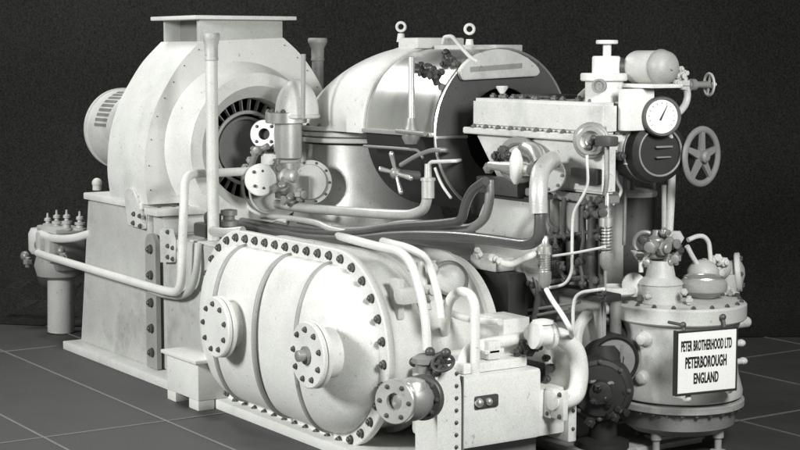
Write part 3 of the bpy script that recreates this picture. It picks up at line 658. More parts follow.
# ------------------------------------------------------------------ oil cooler
XF = 4.3
T = thing('oil_cooler', (4.1, .4, .12), 'white rectangular oil cooler box with bolted end chest and looping white pipes', 'cooler')
def fx_(u, v, X=XF): return P(u, v, X=X)
y0, y1 = fx_(461, 380).y, fx_(566, 380).y; z0, z1 = .145, fx_(500, 373).z
yg, zg = fx_(542, 380).y, fx_(548, 389).z
bm = BM(); box(bm, XF-.42, XF, y0, yg, z0, z1, .025); sb = part('shell', bm, M['white'], T)
bm = BM(); box(bm, XF-.42, XF-.004, yg-.03, y1, z0+.003, zg, .018); part('outlet_chest', bm, M['white'], T)
bm = BM(); box(bm, XF-.40, XF-.16, yg+.001, y1, zg+.001, z1-.02, .01); part('dark_infill', bm, M['black'], T)  # added black block: stands in for the shadow in the gap by the end flange
bm = BM(); box(bm, XF-.40, XF-.05, y0+.05, yg-.05, z1+.001, z1+.05, .012); part('top_step', bm, M['white'], T)
ya = fx_(436, 400).y
bm = BM(); pr = []
for x in (XF-.17, XF+.012): pr.append([V((x, y, z)) for y, z in smooth_poly([(y0-.006, .125), (y0-.006, .40), (y0-.012, .48), (y0-.035, .53), (y0-.06, .545), (ya+.04, .55), (ya+.012, .53), (ya, .48), (ya, .125)], 5)])
loft(bm, pr); bmesh.ops.bevel(bm, geom=[e for e in bm.edges if e.calc_face_angle(0) > .8], offset=.012, segments=2, affect='EDGES')
ch = part('end_chest', bm, M['white'], T)
for i in range(7): bolt(ch, V((XF+.013, y0-.035, .17+.058*i)), nX, .0085)
bm = BM(); box(bm, XF-.005, XF+.02, y0-.003, y0+.003, .13, .50, 0); part('joint_line', bm, M['mid'], T)
bm = BM(); c = fx_(487, 401); box(bm, XF, XF+.012, c.y-.075, c.y+.06, c.z-.03, c.z+.03, .01); part('maker_plate', bm, M['dark'], T)
bm = BM(); ball(bm, c+V((.015, 0, 0)), .018); ball(bm, c+V((.012, -.055, 0)), .022); part('drain_plug', bm, M['bright'], T)
a, b = fx_(565, 345), fx_(577, 440); bm = BM(); box(bm, XF-.40, XF+.02, y1+.002, y1+.055, b.z, a.z, .01); ef = part('end_flange', bm, M['white'], T)
for i in range(5): bolt(ef, V((XF+.021, y1+.03, .17+.09*i)), nX, .0085)
c = fx_(549, 401); bm = BM(); box(bm, XF+.001, XF+.05, c.y-.035, c.y+.03, c.z-.075, c.z+.06, .01); box(bm, XF+.002, XF+.145, c.y-.03, c.y+.002, c.z-.07, c.z+.075, .008); pf = part('pipe_flange', bm, M['white'], T)
bolt(pf, V((XF+.03, c.y-.03, c.z-.052)), nY, .011); bolt(pf, V((XF+.12, c.y-.03, c.z+.055)), nY, .011); bolt(pf, V((XF+.12, c.y-.03, c.z-.052)), nY, .011)
X2 = XF+.07; r = 9.2/205
bm = BM(); tube(bm, [fx_(553, 336, X2), fx_(562, 337, X2), fx_(577, 350, X2), fx_(580, 375, X2), fx_(576, 396, X2), fx_(563, 401, X2), fx_(552, 401, X2)], r, .11, 20); part('return_pipe', bm, M['white'], T)
X3 = XF-.12; bm = BM(); tube(bm, [fx_(463, 385, X3), fx_(463, 362, X3), fx_(468, 350, X3), fx_(482, 345, X3), fx_(505, 341, X3), fx_(538, 335, X3)], 6.2/205, .11, 18); part('feed_pipe', bm, M['white'], T)
c = fx_(536, 335, X2-.02); e_ = fx_(556, 336, X2); d_ = e_-c; L_ = d_.length
bm = BM(); lathe(bm, c-d_*.15, d_, [(r*.8, 0), (r*1.5, .003), (r*1.5, .022), (r*1.08, .026), (r*1.15, L_*.5), (r*1.08, L_*.78), (r*1.5, L_*.8), (r*1.5, L_*.97), (r*.9, L_)], 32)
lathe(bm, c+d_*.35, nZ, [(r*.9, 0), (r*.9, r*1.25), (r*1.15, r*1.3), (r*1.15, r*1.6), (r*.5, r*1.75)], 24); lathe(bm, c+d_*.35, -nX, [(r*.9, 0), (r*.9, .1)], 20); tj = part('tee_joint', bm, M['white'], T)
bm = BM(); c = fx_(491, 346, XF-.1); box(bm, XF-.13, XF-.06, c.y-.045, c.y+.03, c.z-.06, c.z+.03, .01); box(bm, XF-.13, XF-.06, c.y-.065, c.y+.05, c.z-.03, c.z-.012, .004); part('pipe_clamp', bm, M['white'], T)
for u, v, r_ in ((546, 358, 4), (550, 368, 5), (547, 379, 4)): bm = BM(); fit(bm, fx_(u, v, XF-.10), r_/205); part('gland', bm, M['dark'], T)
bm = BM()
for u, v, r_ in ((523, 349, 6), (530, 352, 5), (517, 354, 4), (536, 346, 5)): fit(bm, fx_(u, v, XF-.08), r_/205)
part('fitting', bm, M['dark'], T)
bm = BM(); c = fx_(535, 448); box(bm, XF-.3, XF-.1, y0+.1, y1-.1, .0, .14, .01); part('stand', bm, M['mid'], T)
a, b = fx_(410, 440), fx_(440, 395); bm = BM()
T2 = thing('louvre_box', P(492, 340, Y=.55), 'small white square box standing behind the cooler feed pipe', 'box')
a, b = P(478, 314, Y=.62), P(506, 345, Y=.62); bm = BM(); box(bm, a.x, b.x-.02, .62, .78, b.z-.05, a.z, .006); part('body', bm, M['white'], T2)
# flanged inlet valve at the left of the cooler
T = thing('inlet_valve', P(405, 410, Y=-.05), 'cast flanged pipe stub with open bolted flange facing left of the oil cooler', 'valve')
n = V((.45, -.89, .05)).normalized(); c = P(394, 402, Y=-.18)
s_ = PPM(c); bm = BM(); lathe(bm, c, n, [(.04, -.035), (.04, 0), (.098, 0), (.102, -.004), (.102, -.03), (.05, -.03)], 40, cap=False); o = part('open_flange', bm, M['bright'], T); bolt_ring(o, c, n, .075, 6, .010)
bm = BM(); disc(bm, c-n*.036, n, .042, .004); part('bore', bm, M['black'], T)
c3 = P(424, 397, Y=-.0); bm = BM(); cyl(bm, c-n*.03, c3, .07, .075, 28); ball(bm, (c*.4+c3*.6)+V((0, 0, .0)), .1, seg=24); part('body', bm, M['cast'], T)
bm = BM(); lathe(bm, c3, n, [(.03, .03), (.10, .03), (.105, .025), (.105, .0), (.10, -.005), (.02, -.01)], 36); o = part('rear_flange', bm, M['dark'], T); bolt_ring(o, c3+n*.03, n, .085, 8, .011)
bm = BM(); lathe(bm, P(413, 385, Y=-.08), nZ, [(.07, -.05), (.065, 0), (.055, .02), (.02, .03)], 24); part('bonnet', bm, M['bright'], T)
T = thing('cluster_valve', P(428, 372, Y=.05), 'dark knurled valve at the foot of the curving white pipe on the cooler', 'valve')
c = P(425, 368, Y=.08); bm = BM(); lathe(bm, c-V((0, 0, .05)), nZ, [(.055, 0), (.06, .02), (.045, .03), (.045, .07), (.06, .075), (.06, .1), (.035, .11)], 24); part('body', bm, M['cast'], T)
handwheel(T, P(443, 363, Y=.1), V((.35, -.5, .8)), .058, .009, 6, 'dark')
bm = BM(); tube(bm, [c, P(443, 363, Y=.1)], .02, 0); part('stem', bm, M['dark'], T)
bm = BM(); tube(bm, [P(413, 362, Y=.1), P(420, 356, Y=.1), P(436, 357, Y=.12), P(447, 352, Y=.14)], .016, .04)
for u, v in ((414, 362), (446, 353), (430, 352), (437, 372)): ball(bm, P(u, v, Y=.1), .024, seg=12)
part('union', bm, M['dark'], T)

# ------------------------------------------------------------------ control tower
T = thing('governor_tower', P(605, 105, Y=1.2), 'pale stepped governor column with small flat handwheel on the turbine top', 'governor')
def tz(name, v0, v1, rpx, m, u, e=.006, Y=1.2):
    a, b = P(u, v1, Y=Y), P(u, v0, Y=Y); s_ = PPM(a); bm = BM(); lathe(bm, a, nZ, [(rpx/s_-e, 0), (rpx/s_, e), (rpx/s_, b.z-a.z-e), (rpx/s_-e, b.z-a.z)], 36); return part(name, bm, M[m], T)
tz('lower_body', 80, 107, 19, 'pale', 604); tz('base_flange', 73, 81, 23.5, 'pale', 604); tz('upper_body', 56, 75, 14, 'white', 606)
tz('stem', 43, 57, 4.2, 'pale', 607); tz('hand_disc', 40, 44, 11, 'pale', 607, .003)
bm = BM(); c = P(599, 86, Y=1.08); n = V((.6, -.8, 0)); lathe(bm, c-n*.02, n, [(.036, 0), (.036, .03), (.026, .03), (.024, .02)], 24); part('port', bm, M['cast'], T)
XM = 4.42
T = thing('control_motor', P(655, 86, X=XM), 'pale round motor with domed end lying level above the pressure dial', 'motor')
e_ = P(661, 67.5, X=XM); r = .083
bm = BM(); lathe(bm, e_-nX*.20, nX, [(r*.5, 0), (r*.93, .01), (r, .03), (r, .20)], 40); part('housing', bm, M['light'], T)
bm = BM(); lathe(bm, e_, nX, [(r*.9, -.005), (r*1.02, .0), (r*1.02, .02), (r*.93, .045), (r*.7, .066), (r*.3, .074), (.16*r, .075), (.15*r, .085), (.004, .086)], 40); part('end_cap', bm, M['grey'], T)
for i in range(4): bolt(T, e_+nX*.055+V((0, .055*math.cos(i*PI/2+.7), .055*math.sin(i*PI/2+.7))), nX, .008)
bm = BM(); torus(bm, e_, nX, r*1.0, .007, 40, 8); part('end_band', bm, M['mid'], T)
bm = BM(); n1 = P(633, 68, X=XM-.2); lathe(bm, P(616, 67, Y=1.25), (n1-P(616, 67, Y=1.25)), [(.05, 0), (.05, .03), (.035, .035), (.035, .06), (.05, .065), (.05, .09), (.035, .1), (.035, .14)], 24); part('coupling', bm, M['dark'], T)
bm = BM(); a, b = P(622, 81, X=XM-.05), P(672, 83.5, X=XM-.05); box(bm, XM-.26, XM+.05, e_.y-.10, e_.y+.10, a.z-.035, a.z-.015, .004); part('bed_plate', bm, M['pale'], T)
T = thing('gauge_bracket', P(640, 130, X=XM), 'white upright box bracket below the level motor and beside the dial', 'bracket')
a, b = P(627, 85, X=XM), P(648, 131, X=XM); bm = BM(); box(bm, XM-.09, XM-.02, a.y+.02, b.y+.06, b.z, a.z-.02, .012); part('box', bm, M['white'], T)
T = thing('pressure_gauge', P(663, 135, X=XM+.03), 'round pressure dial with white face, dark rim and a pointer under the motor', 'gauge')
n = V((.93, -.36, .03)).normalized(); c = P(663, 116.5, X=XM+.04)
bm = BM(); lathe(bm, c-n*.075, n, [(.08, 0), (.095, .01), (.100, .06), (.094, .075), (.086, .075), (.082, .06)], 48, cap=False); lathe(bm, c-n*.075, n, [(.002, 0), (.08, 0)], 48, cap=False); part('rim', bm, M['dark'], T)
bm = BM(); disc(bm, c-n*.02, n, .087, .004, .0005, 48); df = part('dial_face', bm, M['glass'], T)
nn_, s_, t_ = frame(n); bm = BM()
for i in range(13):
    a = -.7+i*(PI+1.4)/12; d = s_*math.cos(a)+t_*math.sin(a); w = n.cross(d); q = c-n*.0155
    prism(bm, [q+d*.06+w*.0012, q+d*.06-w*.0012, q+d*.07-w*.0012, q+d*.07+w*.0012], n*.001)
part('tick_marks', bm, M['ink'], df)
bm = BM(); d = s_*.45+t_*.89; w = n.cross(d); q = c-n*.012; prism(bm, [q-d*.02+w*.005, q-d*.02-w*.005, q+d*.062-w*.001, q+d*.062+w*.001], n*.002); part('pointer', bm, M['ink'], df)
T = thing('throttle_valve', P(684, 90, X=XM), 'small valve with thin-rimmed handwheel on a level stem at far upper right', 'valve')
wc = P(709, 84.5, X=4.36); ws = P(683, 82, X=4.36); d = V((.0, 1, 0))
bm = BM(); tube(bm, [wc-d*.14, wc], .017, 0, 12); tube(bm, [wc-d*.13, wc-d*.10], .03, 0, 12); part('stem', bm, M['cast'], T)
handwheel(T, wc, V((.28, .95, 0)), .062, .008, 4, 'light')
bm = BM()
for u, v, r_ in ((680, 76, 4.5), (684, 83, 6), (677, 83, 4), (681, 69, 3.2), (684, 73, 3.5)): fit(bm, P(u, v, X=4.36), r_/200)
part('body', bm, M['light'], T)
bm = BM(); tube(bm, [P(685, 84, X=4.36), P(688, 94, X=4.36), P(686, 104, X=4.36), P(680, 112, X=4.38), P(672, 116, X=4.38)], .018, .08); part('curved_pipe', bm, M['light'], T)
T = thing('steam_chest', P(655, 185, X=4.25), 'large dark round valve chest under the pressure dial', 'valve')
c = P(661, 152, X=4.42); n = V((.97, -.2, 0)).normalized()
bm = BM(); lathe(bm, c-n*.28, n, [(.11, 0), (.15, .03), (.155, .2), (.15, .26), (.125, .28), (.12, .265), (.03, .265)], 48); part('body', bm, M['black'], T)
bm = BM(); torus(bm, c-n*.005, n, .118, .006, 44, 8); torus(bm, c-n*.09, n, .155, .006, 44, 8); part('ring', bm, M['mid'], T)
bm = BM(); box(bm, c.x-.005, c.x+.01, c.y-.03, c.y+.07, c.z+.02, c.z+.03, .003); box(bm, c.x-.005, c.x+.01, c.y-.03, c.y+.06, c.z-.03, c.z-.022, .003); part('face_bars', bm, M['mid'], T)
bm = BM(); lathe(bm, P(632, 150, X=4.2), V((.6, -.8, 0)), [(.09, -.1), (.1, 0), (.06, .04), (.02, .05)], 28); part('side_cap', bm, M['light'], T)
bm = BM(); tube(bm, [P(668, 132, X=4.42), P(674, 142, X=4.4), P(678, 150, X=4.36)], .012, .05, 10); part('link', bm, M['pale'], T)
T = thing('hand_valve', P(701, 188, X=4.45), 'large grey five-spoked handwheel standing clear on the far right', 'handwheel')
c = P(701.5, 156.5, X=4.45); n = V((.985, .17, 0))
handwheel(T, c, n, .152, .017, 5, 'wheel')
bm = BM(); tube(bm, [c-n*.02, c-n*.3], .02, 0, 12); part('spindle', bm, M['dark'], T)
# valve pieces between tower and chest
T = thing('relay_valve', P(622, 150, X=4.3), 'cast relay valve cluster squeezed between the governor column and dial bracket', 'valve')
bm = BM(); lathe(bm, P(622, 128, X=4.25), nZ, [(.05, -.12), (.055, .0), (.045, .02), (.045, .1), (.06, .11), (.06, .13), (.03, .14)], 24); part('body', bm, M['cast'], T)
bm = BM(); tube(bm, [P(614, 150, X=4.3), P(618, 132, X=4.3), P(628, 128, X=4.3), P(630, 150, X=4.3), P(627, 165, X=4.3)], .018, .06); part('bent_tube', bm, M['pale'], T)
for u, v, r_ in ((622, 126, 5), (616, 138, 4.5), (628, 146, 5), (621, 156, 5), (626, 120, 4)): bm = BM(); fit(bm, P(u, v, X=4.3), r_/205); part('joint', bm, M['dark'], T)
pipe([(625, 165), (625, 200), (624, 245)], 0, 2, 'cast', 'left thin upright tube before the dark accumulator tank', 0, 'tube', 'upright tubes', 'copper_tube', 4.1)
pipe([(615, 150), (617, 182), (622, 190), (618, 198), (612, 205)], 0, 1.8, 'pale', 'thin crooked pale tube left of the dark accumulator tank', .06, 'tube', None, 'copper_tube', 4.15)
pipe([(664, 185), (664, 234)], 0, 2.6, 'light', 'thinner grey upright tube under the dark valve chest', 0, 'tube', 'upright tubes', 'copper_tube', 4.2)
pipe([(672, 172), (671, 200), (669, 236)], 0, 4, 'pale', 'thicker white upright pipe under the dark valve chest', 0, 'pipe', 'upright tubes', 'pipe', 4.22)
T = thing('accumulator', P(632, 290, X=3.9), 'dark glossy upright cylinder tank with pale top rim behind the vessel fittings', 'tank')
a, b = P(633, 292, X=3.9), P(633, 194, X=3.9); r = 22.5/PPM(a)
bm = BM(); cyl(bm, a-V((0, 0, .6)), b, r, seg=48); part('cylinder', bm, M['hose'], T)
bm = BM(); lathe(bm, b-V((0, 0, .01)), nZ, [(r+.004, 0), (r+.008, .01), (r+.008, .025), (r-.01, .032), (r*.5, .04), (.02, .04)], 48); part('top_rim', bm, M['pale'], T)
bm = BM(); tube(bm, [b+V((.05, -.05, .02)), b+V((.05, -.05, .1)), b+V((.05, .1, .1)), b+V((.05, .1, .02))], .012, .05); part('top_loop', bm, M['cast'], T)

# ------------------------------------------------------------------ right-hand vessel
VC = V((4.35, 1.58, 0)); zt = P(620, 305, X=4.35).z
VX = P(679.5, 300, X=4.35).y; VC.y = VX
def vz_(v): return P(681, v, X=4.35).z
R_ = 62.5/197.
T = thing('strainer_vessel', (VC.x, VC.y, 0), 'squat pale round vessel with bolted lid and feet carrying the lettered board', 'vessel')
zb, zl0, zl1 = vz_(393), vz_(317), vz_(300)
def ring(name, c, prof, m, seg=72, par=None): bm = BM(); lathe(bm, c, nZ, prof, seg); return part(name, bm, M[m], par or T)
ring('body', VC, [(R_-.012, zb+.002), (R_+.004, zb+.01), (R_+.006, zb+.035), (R_-.004, zb+.07), (R_-.018, zb+.12), (R_-.026, zb+.2), (R_-.026, zl0-.06), (R_-.01, zl0-.001)], 'light')
bf = ring('bottom_flange', VC, [(R_-.03, zb-.047), (R_+.012, zb-.043), (R_+.015, zb-.04), (R_+.015, zb-.012), (R_+.01, zb-.006), (R_-.03, zb-.004)], 'grey')
ld = ring('lid', VC, [(R_-.02, zl0), (R_+.01, zl0+.002), (R_+.018, zl0+.01), (R_+.018, zl1-.01), (R_+.008, zl1), (R_-.05, zl1+.006), (R_*.5, zl1+.02), (.02, zl1+.025)], 'light')
for i in range(28): a = 2*PI*i/28; bolt(bf, VC+V((math.cos(a)*(R_+.001), math.sin(a)*(R_+.001), zb-.046)), -nZ, .011)
ring('bottom_dish', VC, [(.02, .075), (R_*.45, .08), (R_*.75, .105), (R_*.9, .14), (R_*.95, zb-.052)], 'mid')
for i in range(20): a = 2*PI*i/20+.1; bolt(ld, VC+V((math.cos(a)*(R_-.01), math.sin(a)*(R_-.01), zl1+.003)), nZ, .011)
for i in range(4):
    a = 2*PI*i/4+.35; d = V((math.cos(a), math.sin(a), 0)); bm = BM(); p = VC+d*(R_-.09); lathe(bm, V((p.x, p.y, 0)), nZ, [(.04, 0), (.04, .015), (.018, .02), (.018, .07), (.028, .08), (.028, zb-.051)], 16); part('foot', bm, M['grey'], T)
for u, v, r_ in ((639, 340, 7), (637, 379, 7.5)):
    c = P(u, v, X=4.42); ax = (c-V((VC.x, VC.y, c.z))).normalized(); c = V((VC.x, VC.y, c.z))+ax*(R_-.01)
    bm = BM(); lathe(bm, c-ax*.02, ax, [(.040, 0), (.036, .025), (.026, .04), (.01, .046)], 20); part('boss', bm, M['light'], T)
for u, v in ((741, 343), (743, 361)):
    c = P(u, v, X=4.3); bm = BM(); ball(bm, c, .025, (1, 1, .8)); cyl(bm, c, c-V((0, .15, 0)), .016); part('boss', bm, M['pale'], T)
bm = BM(); c = P(746, 322, X=4.2); tube(bm, [c-V((0, .2, 0)), c], .03, 0); ball(bm, c, .03); part('side_stub', bm, M['pale'], T)
for u, v, r_ in ((640, 299, 4), (648, 297, 3.5), (689, 300, 4), (722, 299, 4), (730, 297, 4.5), (737, 296, 3.5), (684, 292, 4), (727, 289, 4), (715, 300, 3)):
    bm = BM(); fit(bm, P(u, v, X=4.55 if u < 700 else 4.4), r_/200); part('lid_fitting', bm, M[random.choice(('cast', 'light', 'dark'))], T)
T = thing('vessel_head', P(668, 300, X=4.35), 'pale fitting head of flanges and knobs on the left of the vessel lid', 'fitting')
bm = BM(); a = P(660, 302, X=4.38); s_ = PPM(a); lathe(bm, a, nZ, [(22/s_, 0), (22/s_, 18/s_), (23/s_, 19/s_), (21/s_, 22/s_), (15/s_, 26/s_), (13/s_, 36/s_), (11/s_, 42/s_)], 36); part('neck', bm, M['light'], T)
bm = BM(); lathe(bm, P(656, 258, X=4.36), nZ, [(10/s_, 0), (12.5/s_, .01), (12.5/s_, .03), (10/s_, .04), (10.5/s_, .07), (9/s_, .1), (5/s_, .115), (4/s_, .14)], 24); fit(bm, P(650, 246, X=4.44), 8/s_); fit(bm, P(663, 248, X=4.44), 8/s_); part('bonnet', bm, M['cast'], T)
for u, v, r_, m in ((644, 240, 6, 'dark'), (670, 243, 8, 'cast'), (676, 238, 9, 'light'), (647, 262, 5, 'bright'), (668, 262, 6, 'cast'), (675, 258, 7, 'cast'), (640, 255, 5, 'dark'), (664, 232, 5, 'bright'), (679, 250, 6, 'dark')):
    bm = BM(); fit(bm, P(u, v, X=4.42), r_/s_*.9); part('union', bm, M[m], T)
bm = BM(); c = P(641, 262, X=4.4); lathe(bm, c, nZ, [(.012, -.05), (.012, 0), (.05, .05), (.052, .055)], 20); part('cup', bm, M['pale'], T)
bm = BM(); c = P(645, 243, X=4.3); torus(bm, c, V((.7, -.7, 0)), .055, .012, 28, 8); part('hoop', bm, M['cast'], T)
T = thing('bowl', P(703, 297, X=4.42), 'squat round bowl with bright rim sitting on the right of the vessel lid', 'bowl')
a = P(703, 297, X=4.45); s_ = PPM(a)
bm = BM(); lathe(bm, a, nZ, [(13/s_, -.0), (15/s_, .01), (23/s_, .035), (24/s_, .05), (23.5/s_, .075), (19/s_, .10), (17/s_, .104), (10/s_, .098)], 44); part('shell', bm, M['grey'], T)
bm = BM(); torus(bm, a+V((0, 0, .098)), nZ, 18/s_, .010, 44, 8); part('bright_rim', bm, M['bright'], T)
bm = BM(); lathe(bm, P(703, 275, X=4.3), nZ, [(16/s_, -.1), (16/s_, .03), (12/s_, .06), (4/s_, .08)], 32); part('inner_drum', bm, M['light'], T)
pipe([(688, 240), (697, 236), (704, 236), (709, 242), (711, 264)], 0, 2.4, 'pale', 'short pale tube arching over the bowl on the vessel lid', .05, 'tube', None, 'copper_tube', 4.3)
pipe([(687, 246), (692, 256), (697, 264)], 0, 2.6, 'pale', 'stubby pale tube slanting down beside the fitting head', .05, 'tube', None, 'copper_tube', 4.3)
T = thing('relief_valve', P(735, 297, X=4.2), 'pale side valve with large round flange at the right edge of the vessel lid', 'valve')
n = V((.72, .69, .1)).normalized(); c = P(741, 272, X=4.2); s_ = PPM(c)
bm = BM(); lathe(bm, c-n*.03, n, [(.02, -.0), (.10, 0), (.105, .006), (.105, .026), (.10, .03), (.06, .035), (.02, .05)], 40); o = part('flange', bm, M['pale'], T); bolt_ring(o, c, n, .082, 6, .012)
bm = BM(); lathe(bm, c-n*.17, n, [(.05, 0), (.065, .03), (.055, .08), (.07, .14)], 28); ball(bm, P(720, 268, X=4.2), .06); part('body', bm, M['light'], T)
bm = BM(); lathe(bm, P(728, 300, X=4.2), nZ, [(.06, 0), (.06, .04), (.045, .05), (.045, .14)], 24); part('pedestal', bm, M['light'], T)
for u, v, r_ in ((711, 262, 4.5), (718, 258, 4.5), (716, 272, 5.5), (724, 262, 5), (705, 262, 4)):
    bm = BM(); fit(bm, P(u, v, X=4.26), r_/s_); part('knob', bm, M['pale'], T)
T = thing('pan', P(618, 292, X=4.2), 'shallow pale round pan on a short post left of the vessel lid', 'pan')
a = P(616, 292, X=4.25); s_ = PPM(a); bm = BM(); lathe(bm, a, nZ, [(.05, -.02), (18/s_, -.01), (20/s_, .0), (20/s_, .022), (18/s_, .03), (16/s_, .022), (.02, .018)], 40); part('dish', bm, M['pale'], T)
bm = BM(); cyl(bm, a-V((0, 0, .25)), a-V((0, 0, .02)), .03); part('post', bm, M['cast'], T)
bm = BM(); lathe(bm, P(634, 285, X=4.3), V((.8, -.6, 0)), [(.04, -.06), (.06, -.03), (.06, 0), (.03, .02)], 24); part('side_cap', bm, M['pale'], T)

# sign board
tl, tr, bl = P(675.5, 333.5, X=4.74), P(737, 324.5, X=4.74), P(678, 394.5, X=4.74)
wd = V((.16, 1, 0)).normalized(); sn = V((wd.y, -wd.x, 0)); Wd, Hh = 61.5/(203*.90), 60/203.
org = P(677, 394.5, X=4.74)
# the board hangs upright, turned a little from the vessel axis
T = thing('sign_board', org, 'white board lettered in black capitals hung on the front of the round vessel', 'sign')
def bd(a, b, n): return org+wd*a+ZU*b+sn*n
bm = BM(); loft(bm, [[bd(0, 0, k), bd(Wd, 0, k), bd(Wd, Hh, k), bd(0, Hh, k)] for k in (-.022, 0)]); bmesh.ops.bevel(bm, geom=bm.edges[:], offset=.003, segments=1, affect='EDGES'); part('panel', bm, M['sign'], T)
bm = BM(); e = .009
for a0, a1, b0, b1 in ((-e, 0, -e, Hh+e), (Wd, Wd+e*.5, -e, Hh+e), (0, Wd, -e, 0), (0, Wd, Hh, Hh+e*.6)):
    loft(bm, [[bd(a0, b0, k), bd(a1, b0, k), bd(a1, b1, k), bd(a0, b1, k)] for k in (-.026, .004)])
part('edge_frame', bm, M['black'], T)
def text(body, a, b, h, w, name='lettering'):
    cu = bpy.data.curves.new('t', 'FONT'); cu.body = body; cu.align_x = 'CENTER'; cu.align_y = 'CENTER'; cu.offset = .026; cu.size = 1; cu.extrude = .02; cu.space_character = 1.06
    o = bpy.data.objects.new('t', cu); COL.objects.link(o)
    dg = bpy.context.evaluated_depsgraph_get(); me = bpy.data.meshes.new_from_object(o.evaluated_get(dg)); bpy.data.objects.remove(o)
    xs = [v.co.x for v in me.vertices]; ys = [v.co.y for v in me.vertices]
    kx = w/(max(xs)-min(xs)); ky = h/(max(ys)-min(ys)); mx = (max(xs)+min(xs))/2; my = (max(ys)+min(ys))/2
    b2 = bmesh.new()
    for dx, dz in ((-.014, 0.), (0., .001), (.014, .002)):
        t_ = me.copy(); t_.transform(Matrix.Translation((dx, 0, dz))); b2.from_mesh(t_); bpy.data.meshes.remove(t_)
    b2.to_mesh(me); b2.free()
    for v in me.vertices: v.co = bd(a+(v.co.x-mx)*kx, b+(v.co.y-my)*ky, .0015+v.co.z*.03)-OFF[T]
    me.materials.clear(); me.materials.append(M['ink']); me.name = name
    q = bpy.data.objects.new(name, me); COL.objects.link(q); q.parent = T; OFF[q] = OFF[T]; LEV[q] = 1
text('PETER BROTHERHOOD LTD', Wd*.485, Hh*.775, Hh*.175, Wd*.86)
text('PETERBOROUGH', Wd*.48, Hh*.50, Hh*.19, Wd*.70)
text('ENGLAND', Wd*.485, Hh*.235, Hh*.18, Wd*.42)
for u, v in ((683, 325), (723, 317)):
    bm = BM(); c = P(u, v, X=4.70); tube(bm, [c-V((.1, 0, 0)), c, P(u+2, v+12, X=4.715)], .008, .02, 8); ball(bm, c, .016, seg=10); part('hook', bm, M['dark'], T)
for u, v in ((687, 398), (729, 389)):
    bm = BM(); c = P(u, v, X=4.72); ball(bm, c, .022, seg=12); cyl(bm, c, c-V((.08, 0, 0)), .014); part('peg', bm, M['pale'], T)

# dark pump beside the vessel
T = thing('pump', P(600, 440, X=4.15), 'black rounded pump with grey arched suction pipe between cooler and vessel', 'pump')
c = P(615, 361, X=4.34); n = V((.9, -.42, 0)).normalized(); s_ = PPM(c)
bm = BM(); lathe(bm, c-n*.2, n, [(.1, 0), (.125, .02), (.13, .18), (.118, .2), (.108, .19), (.02, .19)], 44); part('drum', bm, M['black'], T)
bm = BM(); lathe(bm, c-n*.012, n, [(.02, 0), (.104, 0), (.104, .004), (.02, .004)], 40); part('drum_face', bm, M['mid'], T)
cp_ = P(600, 392, X=4.40); n2 = V((.8, -.6, 0)).normalized()
bm = BM(); lathe(bm, cp_-n2*.2, n2, [(.10, 0), (.15, .02), (.17, .06), (.17, .13), (.15, .16), (.13, .165), (.125, .18), (.06, .185), (.055, .23), (.03, .235)], 44); part('volute', bm, M['black'], T)
for i in range(8):
    nn_, sa_, sb_ = frame(n2); an = 2*PI*i/8; bolt(T, cp_-n2*.035+(sa_*math.cos(an)+sb_*math.sin(an))*.142, n2, .011)
bm = BM(); a = P(603, 430, X=4.30); lathe(bm, V((a.x, a.y, 0)), nZ, [(.13, .051), (.13, .08), (.07, .1), (.07, .35), (.09, .4), (.1, .5), (.05, .56)], 30); part('stand', bm, M['black'], T)
for k_ in range(12): bm = BM(); fit(bm, P(random.uniform(588, 628), random.uniform(385, 430), X=4.42), random.uniform(.018, .03)); part('union', bm, M['black'], T)
bm = BM(); tube(bm, [P(576, 352, X=4.25), P(577, 330, X=4.22), P(586, 315, X=4.2), P(598, 309, X=4.2), P(610, 309, X=4.2)], 6.0/205, .09, 18); part('suction_pipe', bm, M['light'], T)
bm = BM(); torus(bm, P(600, 345, X=4.18), V((.8, -.6, 0)), .13, .03, 40, 12); part('hose_ring', bm, M['black'], T)
bm = BM(); tube(bm, [P(606, 385, X=4.42), P(612, 382, X=4.42), P(622, 390, X=4.42), P(627, 397, X=4.42)], .009, .02, 8)
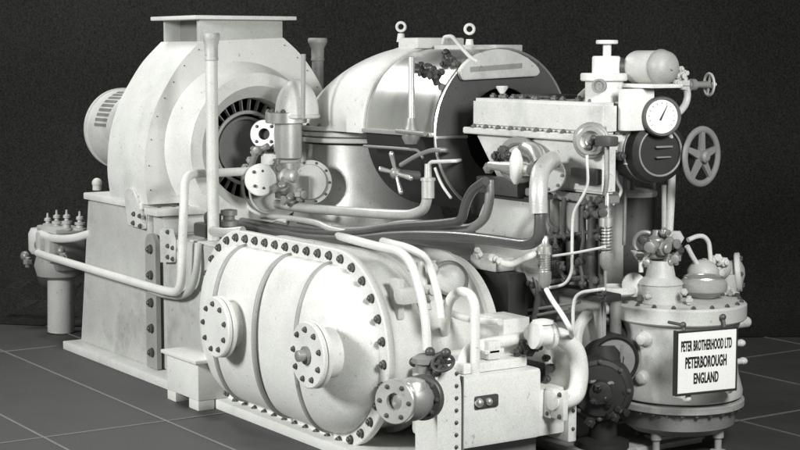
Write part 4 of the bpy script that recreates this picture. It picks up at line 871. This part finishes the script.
for u, v in ((608, 384), (596, 386), (607, 392)): ball(bm, P(u, v, X=4.40), .017, seg=10)
part('drain_cock', bm, M['cast'], T)
bm = BM(); tube(bm, [P(590, 382, X=4.38), P(620, 380, X=4.38), P(622, 345, X=4.40)], .008, .04, 8); part('drain_tube', bm, M['mid'], T)
bm = BM(); box(bm, 3.95, 4.4, .95, 1.24, .0, .05, .004); part('base_plate', bm, M['grey'], T)
T = thing('float_trap', P(660, 446, X=4.3), 'small pale valve block on a foot plate under the round vessel', 'fitting')
bm = BM(); a = P(674, 432, Z=.05); box(bm, a.x-.05, a.x+.05, a.y-.16, a.y+.05, .031, .05, .006); part('plate', bm, M['white'], T)
bm = BM(); box(bm, a.x-.03, a.x+.03, a.y-.05, a.y+.03, .051, .13, .014); ball(bm, V((a.x, a.y-.09, .09)), .035, seg=12); part('block', bm, M['light'], T)
bm = BM(); p = P(687, 436, Z=0); p2 = V((p.x, p.y, 0)); lathe(bm, p2, nZ, [(.004, 0), (.012, .05), (.02, .11), (.03, .13), (.03, .16)], 14); part('drain_cone', bm, M['cast'], T)

# ------------------------------------------------------------------ light
W = bpy.data.worlds.new('World'); sc.world = W; W.use_nodes = True
bg = W.node_tree.nodes['Background']; bg.inputs[0].default_value = (1, 1, .98, 1); bg.inputs[1].default_value = .12
def lamp(name, loc, aim, size, power, sy=None):
    l = bpy.data.lights.new(name, 'AREA'); l.energy = power; l.shape = 'RECTANGLE'; l.size = size; l.size_y = sy or size
    o = bpy.data.objects.new(name, l); COL.objects.link(o); o.location = loc
    o.rotation_euler = (V(aim)-V(loc)).to_track_quat('-Z', 'Y').to_euler(); return o
lamp('key_lamp', (3.0, -6.9, 3.9), (2.4, .6, .9), 1.5, 600)
lamp('fill_lamp', (7.7, .1, 2.9), (4.1, .9, .5), 1.0, 200)
lamp('rear_lamp', (-1.7, .1, 5.0), (2.4, 1.1, 1.6), 1.1, 115)
vs = sc.view_settings; vs.view_transform = 'Standard'; vs.look = 'None'; vs.exposure = 0; vs.gamma = 1
sc.cycles.use_denoising = True
